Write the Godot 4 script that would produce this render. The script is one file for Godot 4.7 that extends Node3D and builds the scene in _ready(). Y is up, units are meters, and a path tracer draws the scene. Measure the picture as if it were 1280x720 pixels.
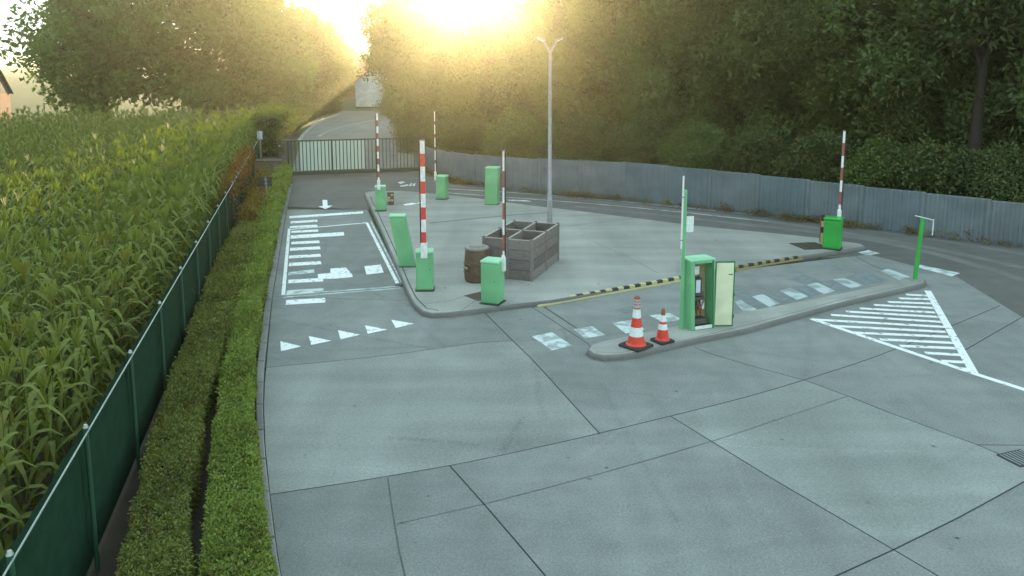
extends Node3D
# A recycling yard's entrance at sundown: two weighbridge lanes, barriers, hedges and a belt of trees.

const FLAT := 4294967295
var taken := {}
var rng := RandomNumberGenerator.new()
var M := {}
var band_mat: Material

# ---------------------------------------------------------------- shape helpers
func begin(smooth := false) -> SurfaceTool:
	var s := SurfaceTool.new()
	s.begin(Mesh.PRIMITIVE_TRIANGLES)
	s.set_smooth_group(0 if smooth else FLAT)
	return s

func tri(s: SurfaceTool, a: Vector3, b: Vector3, c: Vector3, out: Vector3) -> void:
	if (b - a).cross(c - a).dot(out) > 0.0:
		s.add_vertex(a); s.add_vertex(c); s.add_vertex(b)
	else:
		s.add_vertex(a); s.add_vertex(b); s.add_vertex(c)

func quad(s: SurfaceTool, a: Vector3, b: Vector3, c: Vector3, d: Vector3, out: Vector3) -> void:
	tri(s, a, b, c, out); tri(s, a, c, d, out)

func box(s: SurfaceTool, c: Vector3, size: Vector3, bev := 0.0, basis := Basis(), shear := Vector3.ZERO) -> void:
	# a box whose edges are chamfered by bev; shear moves its top by that much against its bottom
	var h := size * 0.5
	var at := func(p: Vector3) -> Vector3: return c + basis * (p + shear * (p.y / size.y))
	if bev <= 0.0:
		for ax in 3:
			for sg in [-1.0, 1.0]:
				var n := Vector3.ZERO; n[ax] = sg
				var u := (ax + 1) % 3; var v := (ax + 2) % 3
				var p: Array = []
				for q in [[-1, -1], [1, -1], [1, 1], [-1, 1]]:
					var w := Vector3.ZERO; w[ax] = sg * h[ax]; w[u] = q[0] * h[u]; w[v] = q[1] * h[v]
					p.append(at.call(w))
				quad(s, p[0], p[1], p[2], p[3], basis * n)
		return
	bev = minf(bev, minf(h.x, minf(h.y, h.z)) * 0.95)
	var pt := func(sx: float, sy: float, sz: float, ax: int) -> Vector3:
		var w := Vector3(sx * (h.x - bev), sy * (h.y - bev), sz * (h.z - bev))
		var sg := [sx, sy, sz]
		w[ax] = sg[ax] * h[ax]
		return at.call(w)
	for ax in 3:
		var u := (ax + 1) % 3; var v := (ax + 2) % 3
		for sg in [-1.0, 1.0]:
			var p: Array = []
			for q in [[-1.0, -1.0], [1.0, -1.0], [1.0, 1.0], [-1.0, 1.0]]:
				var k := [0.0, 0.0, 0.0]; k[ax] = sg; k[u] = q[0]; k[v] = q[1]
				p.append(pt.call(k[0], k[1], k[2], ax))
			var n := Vector3.ZERO; n[ax] = sg
			quad(s, p[0], p[1], p[2], p[3], basis * n)
		for q in [[-1.0, -1.0], [1.0, -1.0], [1.0, 1.0], [-1.0, 1.0]]:
			var p: Array = []
			for e in [[-1.0, u], [1.0, u], [1.0, v], [-1.0, v]]:
				var k := [0.0, 0.0, 0.0]; k[ax] = e[0]; k[u] = q[0]; k[v] = q[1]
				p.append(pt.call(k[0], k[1], k[2], e[1]))
			var n := Vector3.ZERO; n[u] = q[0]; n[v] = q[1]
			quad(s, p[0], p[1], p[2], p[3], basis * n)
	for sx in [-1.0, 1.0]:
		for sy in [-1.0, 1.0]:
			for sz in [-1.0, 1.0]:
				tri(s, pt.call(sx, sy, sz, 0), pt.call(sx, sy, sz, 1), pt.call(sx, sy, sz, 2), basis * Vector3(sx, sy, sz))

func tube(s: SurfaceTool, pts: Array, radii: Array, sides := 10, capped := true) -> void:
	var rings: Array = []
	var side := Vector3.ZERO
	for i in pts.size():
		var a: Vector3 = pts[maxi(i - 1, 0)]; var b: Vector3 = pts[mini(i + 1, pts.size() - 1)]
		var t := (b - a).normalized()
		if side == Vector3.ZERO:
			side = t.cross(Vector3.UP if absf(t.y) < 0.9 else Vector3.RIGHT).normalized()
		side = (side - t * side.dot(t)).normalized()
		var up := t.cross(side)
		var ring: Array = []
		for k in sides:
			var an := TAU * k / sides
			ring.append(pts[i] + (side * cos(an) + up * sin(an)) * float(radii[i]))
		rings.append(ring)
	for i in pts.size() - 1:
		var mid: Vector3 = (pts[i] + pts[i + 1]) * 0.5
		for k in sides:
			var k2 := (k + 1) % sides
			quad(s, rings[i][k], rings[i][k2], rings[i + 1][k2], rings[i + 1][k], (rings[i][k] + rings[i + 1][k2]) * 0.5 - mid)
	if capped:
		s.set_smooth_group(FLAT)
		for e in [0, pts.size() - 1]:
			var o: Vector3 = pts[e] - pts[1 if e == 0 else e - 1]
			for k in sides:
				tri(s, pts[e], rings[e][k], rings[e][(k + 1) % sides], o)
		s.set_smooth_group(0)

func lathe(s: SurfaceTool, c: Vector3, prof: Array, sides := 24) -> void:
	for i in prof.size() - 1:
		var p: Vector2 = prof[i]; var q: Vector2 = prof[i + 1]
		s.set_smooth_group(i + 1)
		for k in sides:
			var a := TAU * k / sides; var b := TAU * (k + 1) / sides
			var da := Vector3(cos(a), 0, sin(a)); var db := Vector3(cos(b), 0, sin(b))
			var n2 := Vector2(q.y - p.y, p.x - q.x)
			var out := (da + db) * 0.5 * n2.x + Vector3.UP * n2.y
			var v := [c + da * p.x + Vector3.UP * p.y, c + db * p.x + Vector3.UP * p.y, c + db * q.x + Vector3.UP * q.y, c + da * q.x + Vector3.UP * q.y]
			if p.x < 0.0005: tri(s, v[0], v[2], v[3], out)
			elif q.x < 0.0005: tri(s, v[0], v[1], v[2], out)
			else: quad(s, v[0], v[1], v[2], v[3], out)

func inset(poly: PackedVector2Array, by: float) -> PackedVector2Array:
	var r := PackedVector2Array(); var n := poly.size(); var area := 0.0
	for i in n: area += poly[i].cross(poly[(i + 1) % n])
	var sg := 1.0 if area > 0 else -1.0
	for i in n:
		var e1 := (poly[i] - poly[(i + n - 1) % n]).normalized(); var e2 := (poly[(i + 1) % n] - poly[i]).normalized()
		var n1 := Vector2(-e1.y, e1.x) * sg; var n2 := Vector2(-e2.y, e2.x) * sg
		var m := n1 + n2
		r.append(poly[i] + m / maxf(m.dot(n1), 0.3) * by)
	return r

func prism(s: SurfaceTool, poly: PackedVector2Array, y0: float, y1: float, bev := 0.0, with_top := true, with_sides := true) -> void:
	var top := inset(poly, bev) if bev > 0.0 else poly
	var up := func(p: Vector2, y: float) -> Vector3: return Vector3(p.x, y, p.y)
	var idx := Geometry2D.triangulate_polygon(top) if with_top else PackedInt32Array()
	for i in range(0, idx.size(), 3):
		tri(s, up.call(top[idx[i]], y1), up.call(top[idx[i + 1]], y1), up.call(top[idx[i + 2]], y1), Vector3.UP)
	if not with_sides: return
	var n := poly.size(); var area := 0.0
	for i in n: area += poly[i].cross(poly[(i + 1) % n])
	var sg := 1.0 if area > 0 else -1.0
	for i in n:
		var a := poly[i]; var b := poly[(i + 1) % n]
		var e := (b - a).normalized()
		var out := Vector3(e.y, 0, -e.x) * sg
		var steps := [[0.0, y1 - bev * 1.2], [0.3, y1 - bev * 0.35], [1.0, y1]] if bev > 0.0 else []
		quad(s, up.call(a, y0), up.call(b, y0), up.call(b, y1 - bev * 1.2), up.call(a, y1 - bev * 1.2), out)
		for k in steps.size() - 1:
			var a0: Vector2 = a.lerp(top[i], steps[k][0]); var b0: Vector2 = b.lerp(top[(i + 1) % n], steps[k][0])
			var a1: Vector2 = a.lerp(top[i], steps[k + 1][0]); var b1: Vector2 = b.lerp(top[(i + 1) % n], steps[k + 1][0])
			quad(s, up.call(a0, steps[k][1]), up.call(b0, steps[k][1]), up.call(b1, steps[k + 1][1]), up.call(a1, steps[k + 1][1]), out + Vector3.UP)

func smooth_line(a: Array, closed := false, step := 0.5) -> PackedVector2Array:
	var r := PackedVector2Array(); var n := a.size()
	for i in (n if closed else n - 1):
		var p0: Vector2 = a[(i + n - 1) % n] if closed else a[maxi(i - 1, 0)]
		var p1: Vector2 = a[i]; var p2: Vector2 = a[(i + 1) % n]
		var p3: Vector2 = a[(i + 2) % n] if closed else a[mini(i + 2, n - 1)]
		var m := maxi(1, int(p1.distance_to(p2) / step))
		for k in m:
			r.append(p1.cubic_interpolate(p2, p0, p3, float(k) / m))
	if not closed: r.append(a[n - 1])
	return r

func pv(a: Array) -> PackedVector2Array: return PackedVector2Array(a)

func strip_poly(line: PackedVector2Array, half: float) -> PackedVector2Array:
	var l := PackedVector2Array(); var r := PackedVector2Array()
	for i in line.size():
		var t := (line[mini(i + 1, line.size() - 1)] - line[maxi(i - 1, 0)]).normalized()
		var n := Vector2(-t.y, t.x) * half
		l.append(line[i] + n); r.append(line[i] - n)
	r.reverse(); l.append_array(r)
	return l

# ---------------------------------------------------------------- naming helpers
func numbered(called: String) -> String:
	var k: int = taken.get(called, 0); taken[called] = k + 1
	return called if k == 0 else "%s_%03d" % [called, k]

func put(called: String, s: SurfaceTool, m: Material, parent: Node = self) -> MeshInstance3D:
	s.generate_normals()
	var o := MeshInstance3D.new(); o.mesh = s.commit(); o.material_override = m
	return hang(called, o, parent)

func hang(called: String, o: Node3D, parent: Node) -> Node3D:
	if parent == self: o.name = numbered(called)
	else:
		var k := 0
		for c in parent.get_children():
			if c.get_meta("stem", "") == called: k += 1
		o.name = called if k == 0 else "%s_%03d" % [called, k]
		o.set_meta("stem", called)
	parent.add_child(o, true)
	return o

func tag(o: Node, label: String, category: String, group := "", kind := "") -> Node:
	if label: o.set_meta("label", label)
	if category: o.set_meta("category", category)
	if group: o.set_meta("group", group)
	if kind: o.set_meta("kind", kind)
	return o

func thing(called: String, label: String, category: String, at := Vector3.ZERO, turn := 0.0, group := "", kind := "") -> Node3D:
	var o := Node3D.new(); o.name = numbered(called); add_child(o)
	o.position = at; o.rotation.y = turn
	tag(o, label, category, group, kind)
	return o

func structure(called: String, label: String) -> Node3D:
	var o := Node3D.new(); o.name = numbered(called); add_child(o)
	tag(o, label, "", "", "structure")
	return o

# ---------------------------------------------------------------- materials
func lin(r: float, g: float, b: float) -> Color: return Color(r, g, b).linear_to_srgb()

func noise(freq: float, octaves := 4, seed_ := 1, kind := FastNoiseLite.TYPE_SIMPLEX_SMOOTH) -> FastNoiseLite:
	var n := FastNoiseLite.new()
	n.noise_type = kind; n.frequency = freq; n.seed = seed_
	n.fractal_type = FastNoiseLite.FRACTAL_FBM; n.fractal_octaves = octaves
	return n

func ramp_tex(n: FastNoiseLite, size: int, lo: Color, hi: Color, a := 0.0, b := 1.0) -> ImageTexture:
	# a noise picture coloured from lo to hi
	var src := n.get_seamless_image(size, size)
	src.convert(Image.FORMAT_L8)
	var d := src.get_data(); var o := PackedByteArray(); o.resize(size * size * 3)
	var lut: Array = []
	for i in 256:
		lut.append(lo.lerp(hi, clampf((i / 255.0 - a) / (b - a), 0, 1)))
	for i in d.size():
		var c: Color = lut[d[i]]
		o[i * 3] = int(c.r * 255); o[i * 3 + 1] = int(c.g * 255); o[i * 3 + 2] = int(c.b * 255)
	return ImageTexture.create_from_image(Image.create_from_data(size, size, false, Image.FORMAT_RGB8, o))

func bump_tex(n: FastNoiseLite, size: int, strength: float) -> ImageTexture:
	var src := n.get_seamless_image(size, size)
	src.convert(Image.FORMAT_RGBA8)
	src.bump_map_to_normal_map(strength)
	return ImageTexture.create_from_image(src)

func mat(c: Color, rough := 0.7, metal := 0.0) -> StandardMaterial3D:
	var m := StandardMaterial3D.new()
	m.albedo_color = c; m.roughness = rough; m.metallic = metal
	return m

func tri_mat(m: StandardMaterial3D, tex: Texture2D, metres: float, nrm: Texture2D = null, depth := 0.5) -> StandardMaterial3D:
	m.uv1_triplanar = true; m.uv1_world_triplanar = true
	m.uv1_scale = Vector3.ONE / metres; m.uv1_offset = Vector3(0.5, 0.5, 0.35)
	m.albedo_texture = tex
	if nrm:
		m.normal_enabled = true; m.normal_texture = nrm; m.normal_scale = depth
	return m

func over(m: StandardMaterial3D, tex: Texture2D, metres: float) -> StandardMaterial3D:
	m.detail_enabled = true; m.detail_albedo = tex; m.detail_blend_mode = BaseMaterial3D.BLEND_MODE_MUL
	m.detail_uv_layer = BaseMaterial3D.DETAIL_UV_2
	m.uv2_triplanar = true; m.uv2_world_triplanar = true; m.uv2_scale = Vector3.ONE / metres
	return m

func worn_concrete(size: int, metres: float, seed_: int, streak: float) -> ImageTexture:
	# cloudy stains, fine brushed streaks, grain, drips of oil and pale scuffs, as one grey picture
	var big := noise(3.0 / size, 4, seed_).get_image(size, size)
	var mid := noise(26.0 / size, 4, seed_ + 1).get_image(size, size)
	var fine := noise(0.32, 2, seed_ + 2).get_image(size, size)
	var st := noise(0.02, 3, seed_ + 3).get_image(size / 8, size)
	st.resize(size, size, Image.INTERPOLATE_CUBIC)
	var st2 := noise(0.012, 3, seed_ + 4).get_image(size, size / 16)
	st2.resize(size, size, Image.INTERPOLATE_CUBIC)
	for im in [big, mid, fine, st, st2]: im.convert(Image.FORMAT_L8)
	var a := big.get_data(); var b := mid.get_data(); var c := fine.get_data(); var d := st.get_data(); var e := st2.get_data()
	var o := PackedByteArray(); o.resize(size * size)
	for i in o.size():
		var v := 200.0 + (a[i] - 128) * 0.09 + (b[i] - 128) * 0.06 + (c[i] - 128) * 0.12 + ((d[i] - 128) * 0.10 + (e[i] - 128) * 0.11) * streak
		o[i] = clampi(int(v), 20, 255)
	var im := Image.create_from_data(size, size, false, Image.FORMAT_L8, o)
	im.convert(Image.FORMAT_RGB8)
	var r := RandomNumberGenerator.new(); r.seed = seed_ + 9
	var px := size / metres
	for k in int(metres * metres * 0.32):          # drips and spots
		var cx := r.randi_range(4, size - 5); var cy := r.randi_range(4, size - 5)
		var rad := px * r.randf_range(0.012, 0.05)
		var tone := r.randf_range(0.4, 0.85)
		for y in range(-int(rad) - 1, int(rad) + 2):
			for x in range(-int(rad) - 1, int(rad) + 2):
				var l := Vector2(x, y * 1.3).length()
				var X := cx + x; var Y := cy + y
				if l < rad and X >= 0 and Y >= 0 and X < size and Y < size:
					var p := im.get_pixel(X, Y)
					var f := lerpf(tone, 1.0, pow(l / rad, 2.0))
					im.set_pixel(X, Y, Color(p.r * f, p.g * f, p.b * f))
	for k in int(metres * 4.0):                     # scuffs: long pale or dark sweeps left by tyres
		var p0 := Vector2(r.randf(), r.randf()) * size; var ang := r.randf_range(0, TAU); var bend := r.randf_range(-0.012, 0.012) * 40.0 / px
		var w := int(px * r.randf_range(0.02, 0.11)) + 1; var tone := r.randf_range(0.86, 1.08)
		for q in int(px * r.randf_range(1.5, 9.0)):
			p0 += Vector2.from_angle(ang); ang += bend * 0.1
			var nrm := Vector2.from_angle(ang + PI / 2)
			for z in range(-w, w + 1):
				var u := p0 + nrm * z
				var X := int(u.x); var Y := int(u.y)
				if X >= 0 and Y >= 0 and X < size and Y < size and r.randf() < 0.5:
					var p := im.get_pixel(X, Y); var f := lerpf(tone, 1.0, absf(float(z)) / w)
					im.set_pixel(X, Y, Color(minf(p.r * f, 1), minf(p.g * f, 1), minf(p.b * f, 1)))
	return ImageTexture.create_from_image(im)

func leaf_mat(c: Color, through := 0.9) -> StandardMaterial3D:
	var m := mat(c, 0.65)
	m.cull_mode = BaseMaterial3D.CULL_DISABLED
	m.vertex_color_use_as_albedo = true
	m.backlight_enabled = true; m.backlight = Color(0.85, 0.9, 0.35) * through
	m.metallic_specular = 0.35
	return m

func make_materials() -> void:
	var stone := worn_concrete(2048, 46.0, 11, 1.0)
	var stone2 := worn_concrete(1024, 17.0, 41, 0.6)
	var grain := ramp_tex(noise(0.09, 4, 5), 512, Color(0.88, 0.88, 0.88), Color(1, 1, 1), 0.2, 0.8)
	var clouds := ramp_tex(noise(0.008, 5, 8), 512, Color(0.90, 0.905, 0.91), Color(1, 1, 1), 0.25, 0.75)
	var rough := bump_tex(noise(0.22, 3, 7), 512, 2.5)
	var cc := {"slab": lin(0.455, 0.475, 0.45), "slab_dark": lin(0.435, 0.455, 0.432), "slab_pale": lin(0.47, 0.487, 0.462), "lane": lin(0.40, 0.415, 0.40), "island": lin(0.56, 0.56, 0.52), "kerb": lin(0.46, 0.455, 0.43), "deck": lin(0.36, 0.37, 0.36)}
	for k in cc:
		var m := tri_mat(mat(cc[k], 0.85), stone if k.begins_with("slab") or k == "island" else stone2, 46.0 if k.begins_with("slab") or k == "island" else 17.0)
		m.metallic_specular = 0.35
		M[k] = over(m, grain, 1.7)
	M.kerb_dark = over(tri_mat(mat(lin(0.36, 0.355, 0.335), 0.9), stone2, 11.0), grain, 0.9)
	M.kerb_face_shaded = over(tri_mat(mat(lin(0.29, 0.29, 0.277), 0.9), stone2, 7.0), grain, 0.9)  # concrete darkened for island kerb sides: their shade is put into the colour
	M.asphalt = over(tri_mat(mat(lin(0.20, 0.192, 0.18), 0.9), stone2, 13.0), grain, 0.8)
	M.asphalt_worn = over(tri_mat(mat(lin(0.265, 0.258, 0.245), 0.9), stone2, 5.0), grain, 0.8)
	M.asphalt_hazed = over(tri_mat(mat(lin(0.31, 0.305, 0.285), 0.95), stone2, 15.0), grain, 0.8)  # paler than asphalt: veiling haze over the outer road mixed into its colour
	M.asphalt_far = over(tri_mat(mat(lin(0.13, 0.14, 0.145), 1.0), stone2, 29.0), grain, 2.0)
	M.groove = over(mat(lin(0.17, 0.175, 0.17), 0.9), grain, 0.6)
	M.joint = mat(lin(0.025, 0.027, 0.028), 0.8)
	M.earth = over(tri_mat(mat(lin(0.075, 0.058, 0.038), 1.0), clouds, 3.1, rough, 1.0), grain, 0.6)
	M.verge = over(tri_mat(mat(lin(0.07, 0.095, 0.03), 1.0), clouds, 9.0, rough, 1.0), grain, 0.5)
	var worn := ramp_tex(noise(0.016, 3, 21), 512, Color(0.60, 0.63, 0.63), Color(0.93, 0.94, 0.94), 0.14, 0.33)
	var very_worn := ramp_tex(noise(0.012, 3, 23), 512, Color(0.64, 0.66, 0.66), Color(0.84, 0.87, 0.87), 0.30, 0.62)
	M.paint = over(tri_mat(mat(Color(1, 1, 1), 0.6), worn, 1.9), grain, 1.1)
	M.paint_worn = over(tri_mat(mat(Color(0.95, 0.97, 0.97), 0.7), very_worn, 2.3), grain, 0.9)
	M.paint_faint = over(tri_mat(mat(Color(0.86, 0.88, 0.88), 0.8), very_worn, 4.9), grain, 0.9)
	M.paint_dark = over(tri_mat(mat(lin(0.20, 0.23, 0.235), 0.85), clouds, 1.2), grain, 0.9)
	M.yellow = over(mat(lin(0.55, 0.52, 0.26), 0.7), grain, 0.7)
	M.yellow_worn = over(mat(lin(0.30, 0.25, 0.11), 0.8), grain, 0.5)
	M.black = over(mat(lin(0.03, 0.03, 0.03), 0.6), grain, 0.7)
	M.rubber = over(mat(lin(0.028, 0.027, 0.027), 0.8), grain, 0.4)
	M.green = over(mat(lin(0.165, 0.47, 0.225), 0.45), clouds, 5.0)  # paler than green_bright: veiling glare over these cabinets put into the colour
	M.green_top = over(mat(lin(0.30, 0.62, 0.38), 0.6), clouds, 4.0)
	M.green_bright = over(mat(lin(0.03, 0.36, 0.05), 0.42), clouds, 5.0)
	M.green_dark = mat(lin(0.03, 0.16, 0.06), 0.5)
	M.cream = over(mat(lin(0.66, 0.69, 0.47), 0.5), clouds, 4.0)
	M.tan = over(mat(lin(0.40, 0.36, 0.20), 0.7), clouds, 0.5)
	M.white = over(mat(lin(0.78, 0.79, 0.78), 0.45), clouds, 0.7)
	M.red = over(mat(lin(0.60, 0.045, 0.03), 0.45), clouds, 0.7)
	M.orange = over(mat(lin(0.70, 0.052, 0.026), 0.5), clouds, 0.6)
	M.pale_band = over(mat(lin(0.72, 0.80, 0.78), 0.4), clouds, 0.3)
	M.dull_band = over(mat(lin(0.48, 0.36, 0.36), 0.6), clouds, 0.3)
	M.dull_red = over(mat(lin(0.30, 0.085, 0.055), 0.6), clouds, 0.3)
	M.steel = over(mat(lin(0.30, 0.31, 0.33), 0.5, 0.5), clouds, 1.0)
	M.dark_steel = mat(lin(0.045, 0.05, 0.045), 0.5, 0.3)
	M.gate = over(mat(lin(0.05, 0.06, 0.045), 0.55, 0.2), clouds, 0.8)
	var plank := ramp_tex(noise(0.02, 5, 61), 512, lin(0.185, 0.163, 0.157), lin(0.25, 0.22, 0.212), 0.2, 0.8)
	M.plank = []
	for k in 4:
		M.plank.append(over(tri_mat(mat(Color(1, 1, 1).darkened(0.07 * k), 0.75), plank, 1.3 + 0.3 * k), grain, 0.35))
	M.plank_edge = over(tri_mat(mat(Color(1.0, 1.0, 1.0), 0.7), ramp_tex(noise(0.02, 4, 63), 256, lin(0.40, 0.36, 0.33), lin(0.52, 0.48, 0.45)), 1.0), grain, 0.4)
	M.barrel = over(tri_mat(mat(Color(1, 1, 1), 0.6), ramp_tex(noise(0.02, 4, 71), 256, lin(0.092, 0.060, 0.034), lin(0.135, 0.090, 0.055), 0.3, 0.7), 1.0), grain, 0.3)
	M.barrel_lid = over(mat(lin(0.25, 0.23, 0.20), 0.6), clouds, 0.5)
	M.brown_plate = over(mat(lin(0.085, 0.062, 0.045), 0.6, 0.3), grain, 0.3)
	M.weathered = over(mat(lin(0.10, 0.085, 0.05), 0.8), grain, 0.4)
	var panel := ramp_tex(noise(0.010, 4, 81), 512, Color(0.86, 0.865, 0.87), Color(1, 1, 1), 0.25, 0.7)
	M.panel = []
	for k in 4:
		M.panel.append(over(tri_mat(mat([lin(0.165, 0.205, 0.22), lin(0.15, 0.195, 0.215), lin(0.172, 0.205, 0.218), lin(0.138, 0.188, 0.207)][k], 0.85), panel, 5.6 + 0.7 * k), grain, 0.9))
	M.net = over(tri_mat(mat(lin(0.022, 0.06, 0.036), 0.9), clouds, 1.5, rough, 0.6), grain, 0.2)
	M.net.metallic_specular = 0.08
	M.wire = mat(lin(0.30, 0.34, 0.32), 0.4, 0.5)
	M.post_green = mat(lin(0.02, 0.07, 0.04), 0.5)
	M.bark = over(tri_mat(mat(lin(0.075, 0.058, 0.042), 0.95), ramp_tex(noise(0.05, 4, 91), 256, Color(0.5, 0.5, 0.5), Color(1, 1, 1)), 0.8, rough, 1.5), grain, 0.3)
	M.twig = mat(lin(0.05, 0.05, 0.022), 1.0)
	M.leaf = leaf_mat(lin(0.095, 0.125, 0.038))
	M.leaf_pale = leaf_mat(lin(0.125, 0.155, 0.048))
	M.leaf_dark = leaf_mat(lin(0.118, 0.165, 0.060), 0.95)
	M.leaf_shrub = leaf_mat(lin(0.085, 0.112, 0.042), 0.8)
	M.leaf_far = leaf_mat(lin(0.110, 0.195, 0.050), 1.0)
	M.hedge = leaf_mat(lin(0.225, 0.285, 0.070), 0.85)
	M.hedge_dull = leaf_mat(lin(0.200, 0.222, 0.065), 0.85)
	M.maize = leaf_mat(lin(0.17, 0.20, 0.045), 0.9)
	M.dry = leaf_mat(lin(0.20, 0.15, 0.055), 0.8)
	M.brick = over(mat(lin(0.20, 0.085, 0.06), 0.9), grain, 0.5)
	M.roof = over(mat(lin(0.055, 0.05, 0.05), 0.9), grain, 0.7)
	M.red_roof = over(mat(lin(0.28, 0.10, 0.07), 0.9), grain, 0.7)
	M.pale_wall = over(mat(lin(0.52, 0.58, 0.62), 0.95), clouds, 5.0)
	M.wall = over(mat(lin(0.45, 0.42, 0.37), 0.9), grain, 0.7)
	M.glass = mat(lin(0.03, 0.04, 0.05), 0.1)
	M.device = mat(lin(0.07, 0.06, 0.06), 0.6)
	M.screen = mat(lin(0.55, 0.62, 0.72), 0.2)
	M.copper = mat(lin(0.30, 0.16, 0.06), 0.5)
	M.board = mat(lin(0.05, 0.10, 0.06), 0.6)
	# pale plastic sheet behind the gate's bars: light comes through it
	M.sheet = mat(lin(0.72, 0.79, 0.72), 0.6)
	M.sheet.backlight_enabled = true; M.sheet.backlight = Color(0.82, 0.92, 0.86) * 0.95
	M.sheet.albedo_color.a = 0.62; M.sheet.transparency = BaseMaterial3D.TRANSPARENCY_ALPHA
	var clear := mat(Color(0.45, 0.55, 0.55, 0.10), 0.25)
	clear.transparency = BaseMaterial3D.TRANSPARENCY_ALPHA
	M.clear = clear

# ---------------------------------------------------------------- foliage
func leaf(s: SurfaceTool, p: Vector3, dir: Vector3, nrm: Vector3, length: float, width: float, c: Color) -> void:
	# one leaf: two faces folded along the midrib
	var side := dir.cross(nrm).normalized() * width * 0.5
	var tip := p + dir * length; var mid := p + dir * length * 0.45
	var droop := nrm * width * 0.18
	s.set_color(c)
	s.add_vertex(p); s.add_vertex(mid + side - droop); s.add_vertex(tip)
	s.add_vertex(p); s.add_vertex(tip); s.add_vertex(mid - side - droop)

func spray(n: int, radius: float, length: float, width: float, seed_: int, flatten := 1.0) -> ArrayMesh:
	# a twig's worth of leaves spread through a small ball
	var r := RandomNumberGenerator.new(); r.seed = seed_
	var s := begin()
	for i in n:
		var v := Vector3(r.randfn(), r.randfn(), r.randfn()).normalized()
		var p := v * radius * pow(r.randf(), 0.5); p.y *= flatten
		var d := (v + Vector3(r.randfn(), r.randfn() - 0.35, r.randfn()) * 0.8).normalized()
		var nn := Vector3(r.randfn() * 0.7, 1.0, r.randfn() * 0.7).normalized()
		var t := r.randf_range(0.7, 1.25)
		leaf(s, p, d, nn, length * r.randf_range(0.7, 1.3), width * r.randf_range(0.7, 1.3), Color(t, t * r.randf_range(0.93, 1.05), t * r.randf_range(0.7, 1.1)))
	s.generate_normals()
	return s.commit()

var sprays := {}
func get_spray(kind: String) -> ArrayMesh:
	if not sprays.has(kind):
		match kind:
			"broad": sprays[kind] = spray(35, 0.62, 0.27, 0.150, 3)
			"fine": sprays[kind] = spray(38, 0.60, 0.26, 0.095, 4)
			"far": sprays[kind] = spray(34, 1.0, 0.52, 0.30, 5)
			"hedge": sprays[kind] = spray(22, 0.115, 0.068, 0.038, 6, 0.8)
			"shrub": sprays[kind] = spray(34, 0.38, 0.155, 0.085, 7)
	return sprays[kind]

func crown(places: Array, kind: String, m: Material, tones: Array) -> MeshInstance3D:
	# one mesh of many sprays: the spray's points moved to every place, tinted in a few steps
	return scatter(places, get_spray(kind), m, tones)

func scatter(places: Array, mesh: ArrayMesh, m: Material, tones: Array) -> MeshInstance3D:
	var src := mesh.surface_get_arrays(0)
	var sv: PackedVector3Array = src[Mesh.ARRAY_VERTEX]; var sn: PackedVector3Array = src[Mesh.ARRAY_NORMAL]; var sc: PackedColorArray = src[Mesh.ARRAY_COLOR]
	var tinted := {}
	var v := PackedVector3Array(); var n := PackedVector3Array(); var c := PackedColorArray()
	for i in places.size():
		var t: Transform3D = places[i]
		v.append_array(t * sv)
		n.append_array(Transform3D(t.basis.orthonormalized(), Vector3.ZERO) * sn)
		var tone: Color = tones[i]
		var key := Vector3i(roundi(tone.r * 7), roundi(tone.g * 7), roundi(tone.b * 7))
		if not tinted.has(key):
			var cs := PackedColorArray()
			for q in sc: cs.append(Color(q.r * key.x / 7.0, q.g * key.y / 7.0, q.b * key.z / 7.0))
			tinted[key] = cs
		c.append_array(tinted[key])
	var arr := []; arr.resize(Mesh.ARRAY_MAX)
	arr[Mesh.ARRAY_VERTEX] = v; arr[Mesh.ARRAY_NORMAL] = n; arr[Mesh.ARRAY_COLOR] = c
	var am := ArrayMesh.new(); am.add_surface_from_arrays(Mesh.PRIMITIVE_TRIANGLES, arr)
	var o := MeshInstance3D.new(); o.mesh = am; o.material_override = m
	return o

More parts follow.
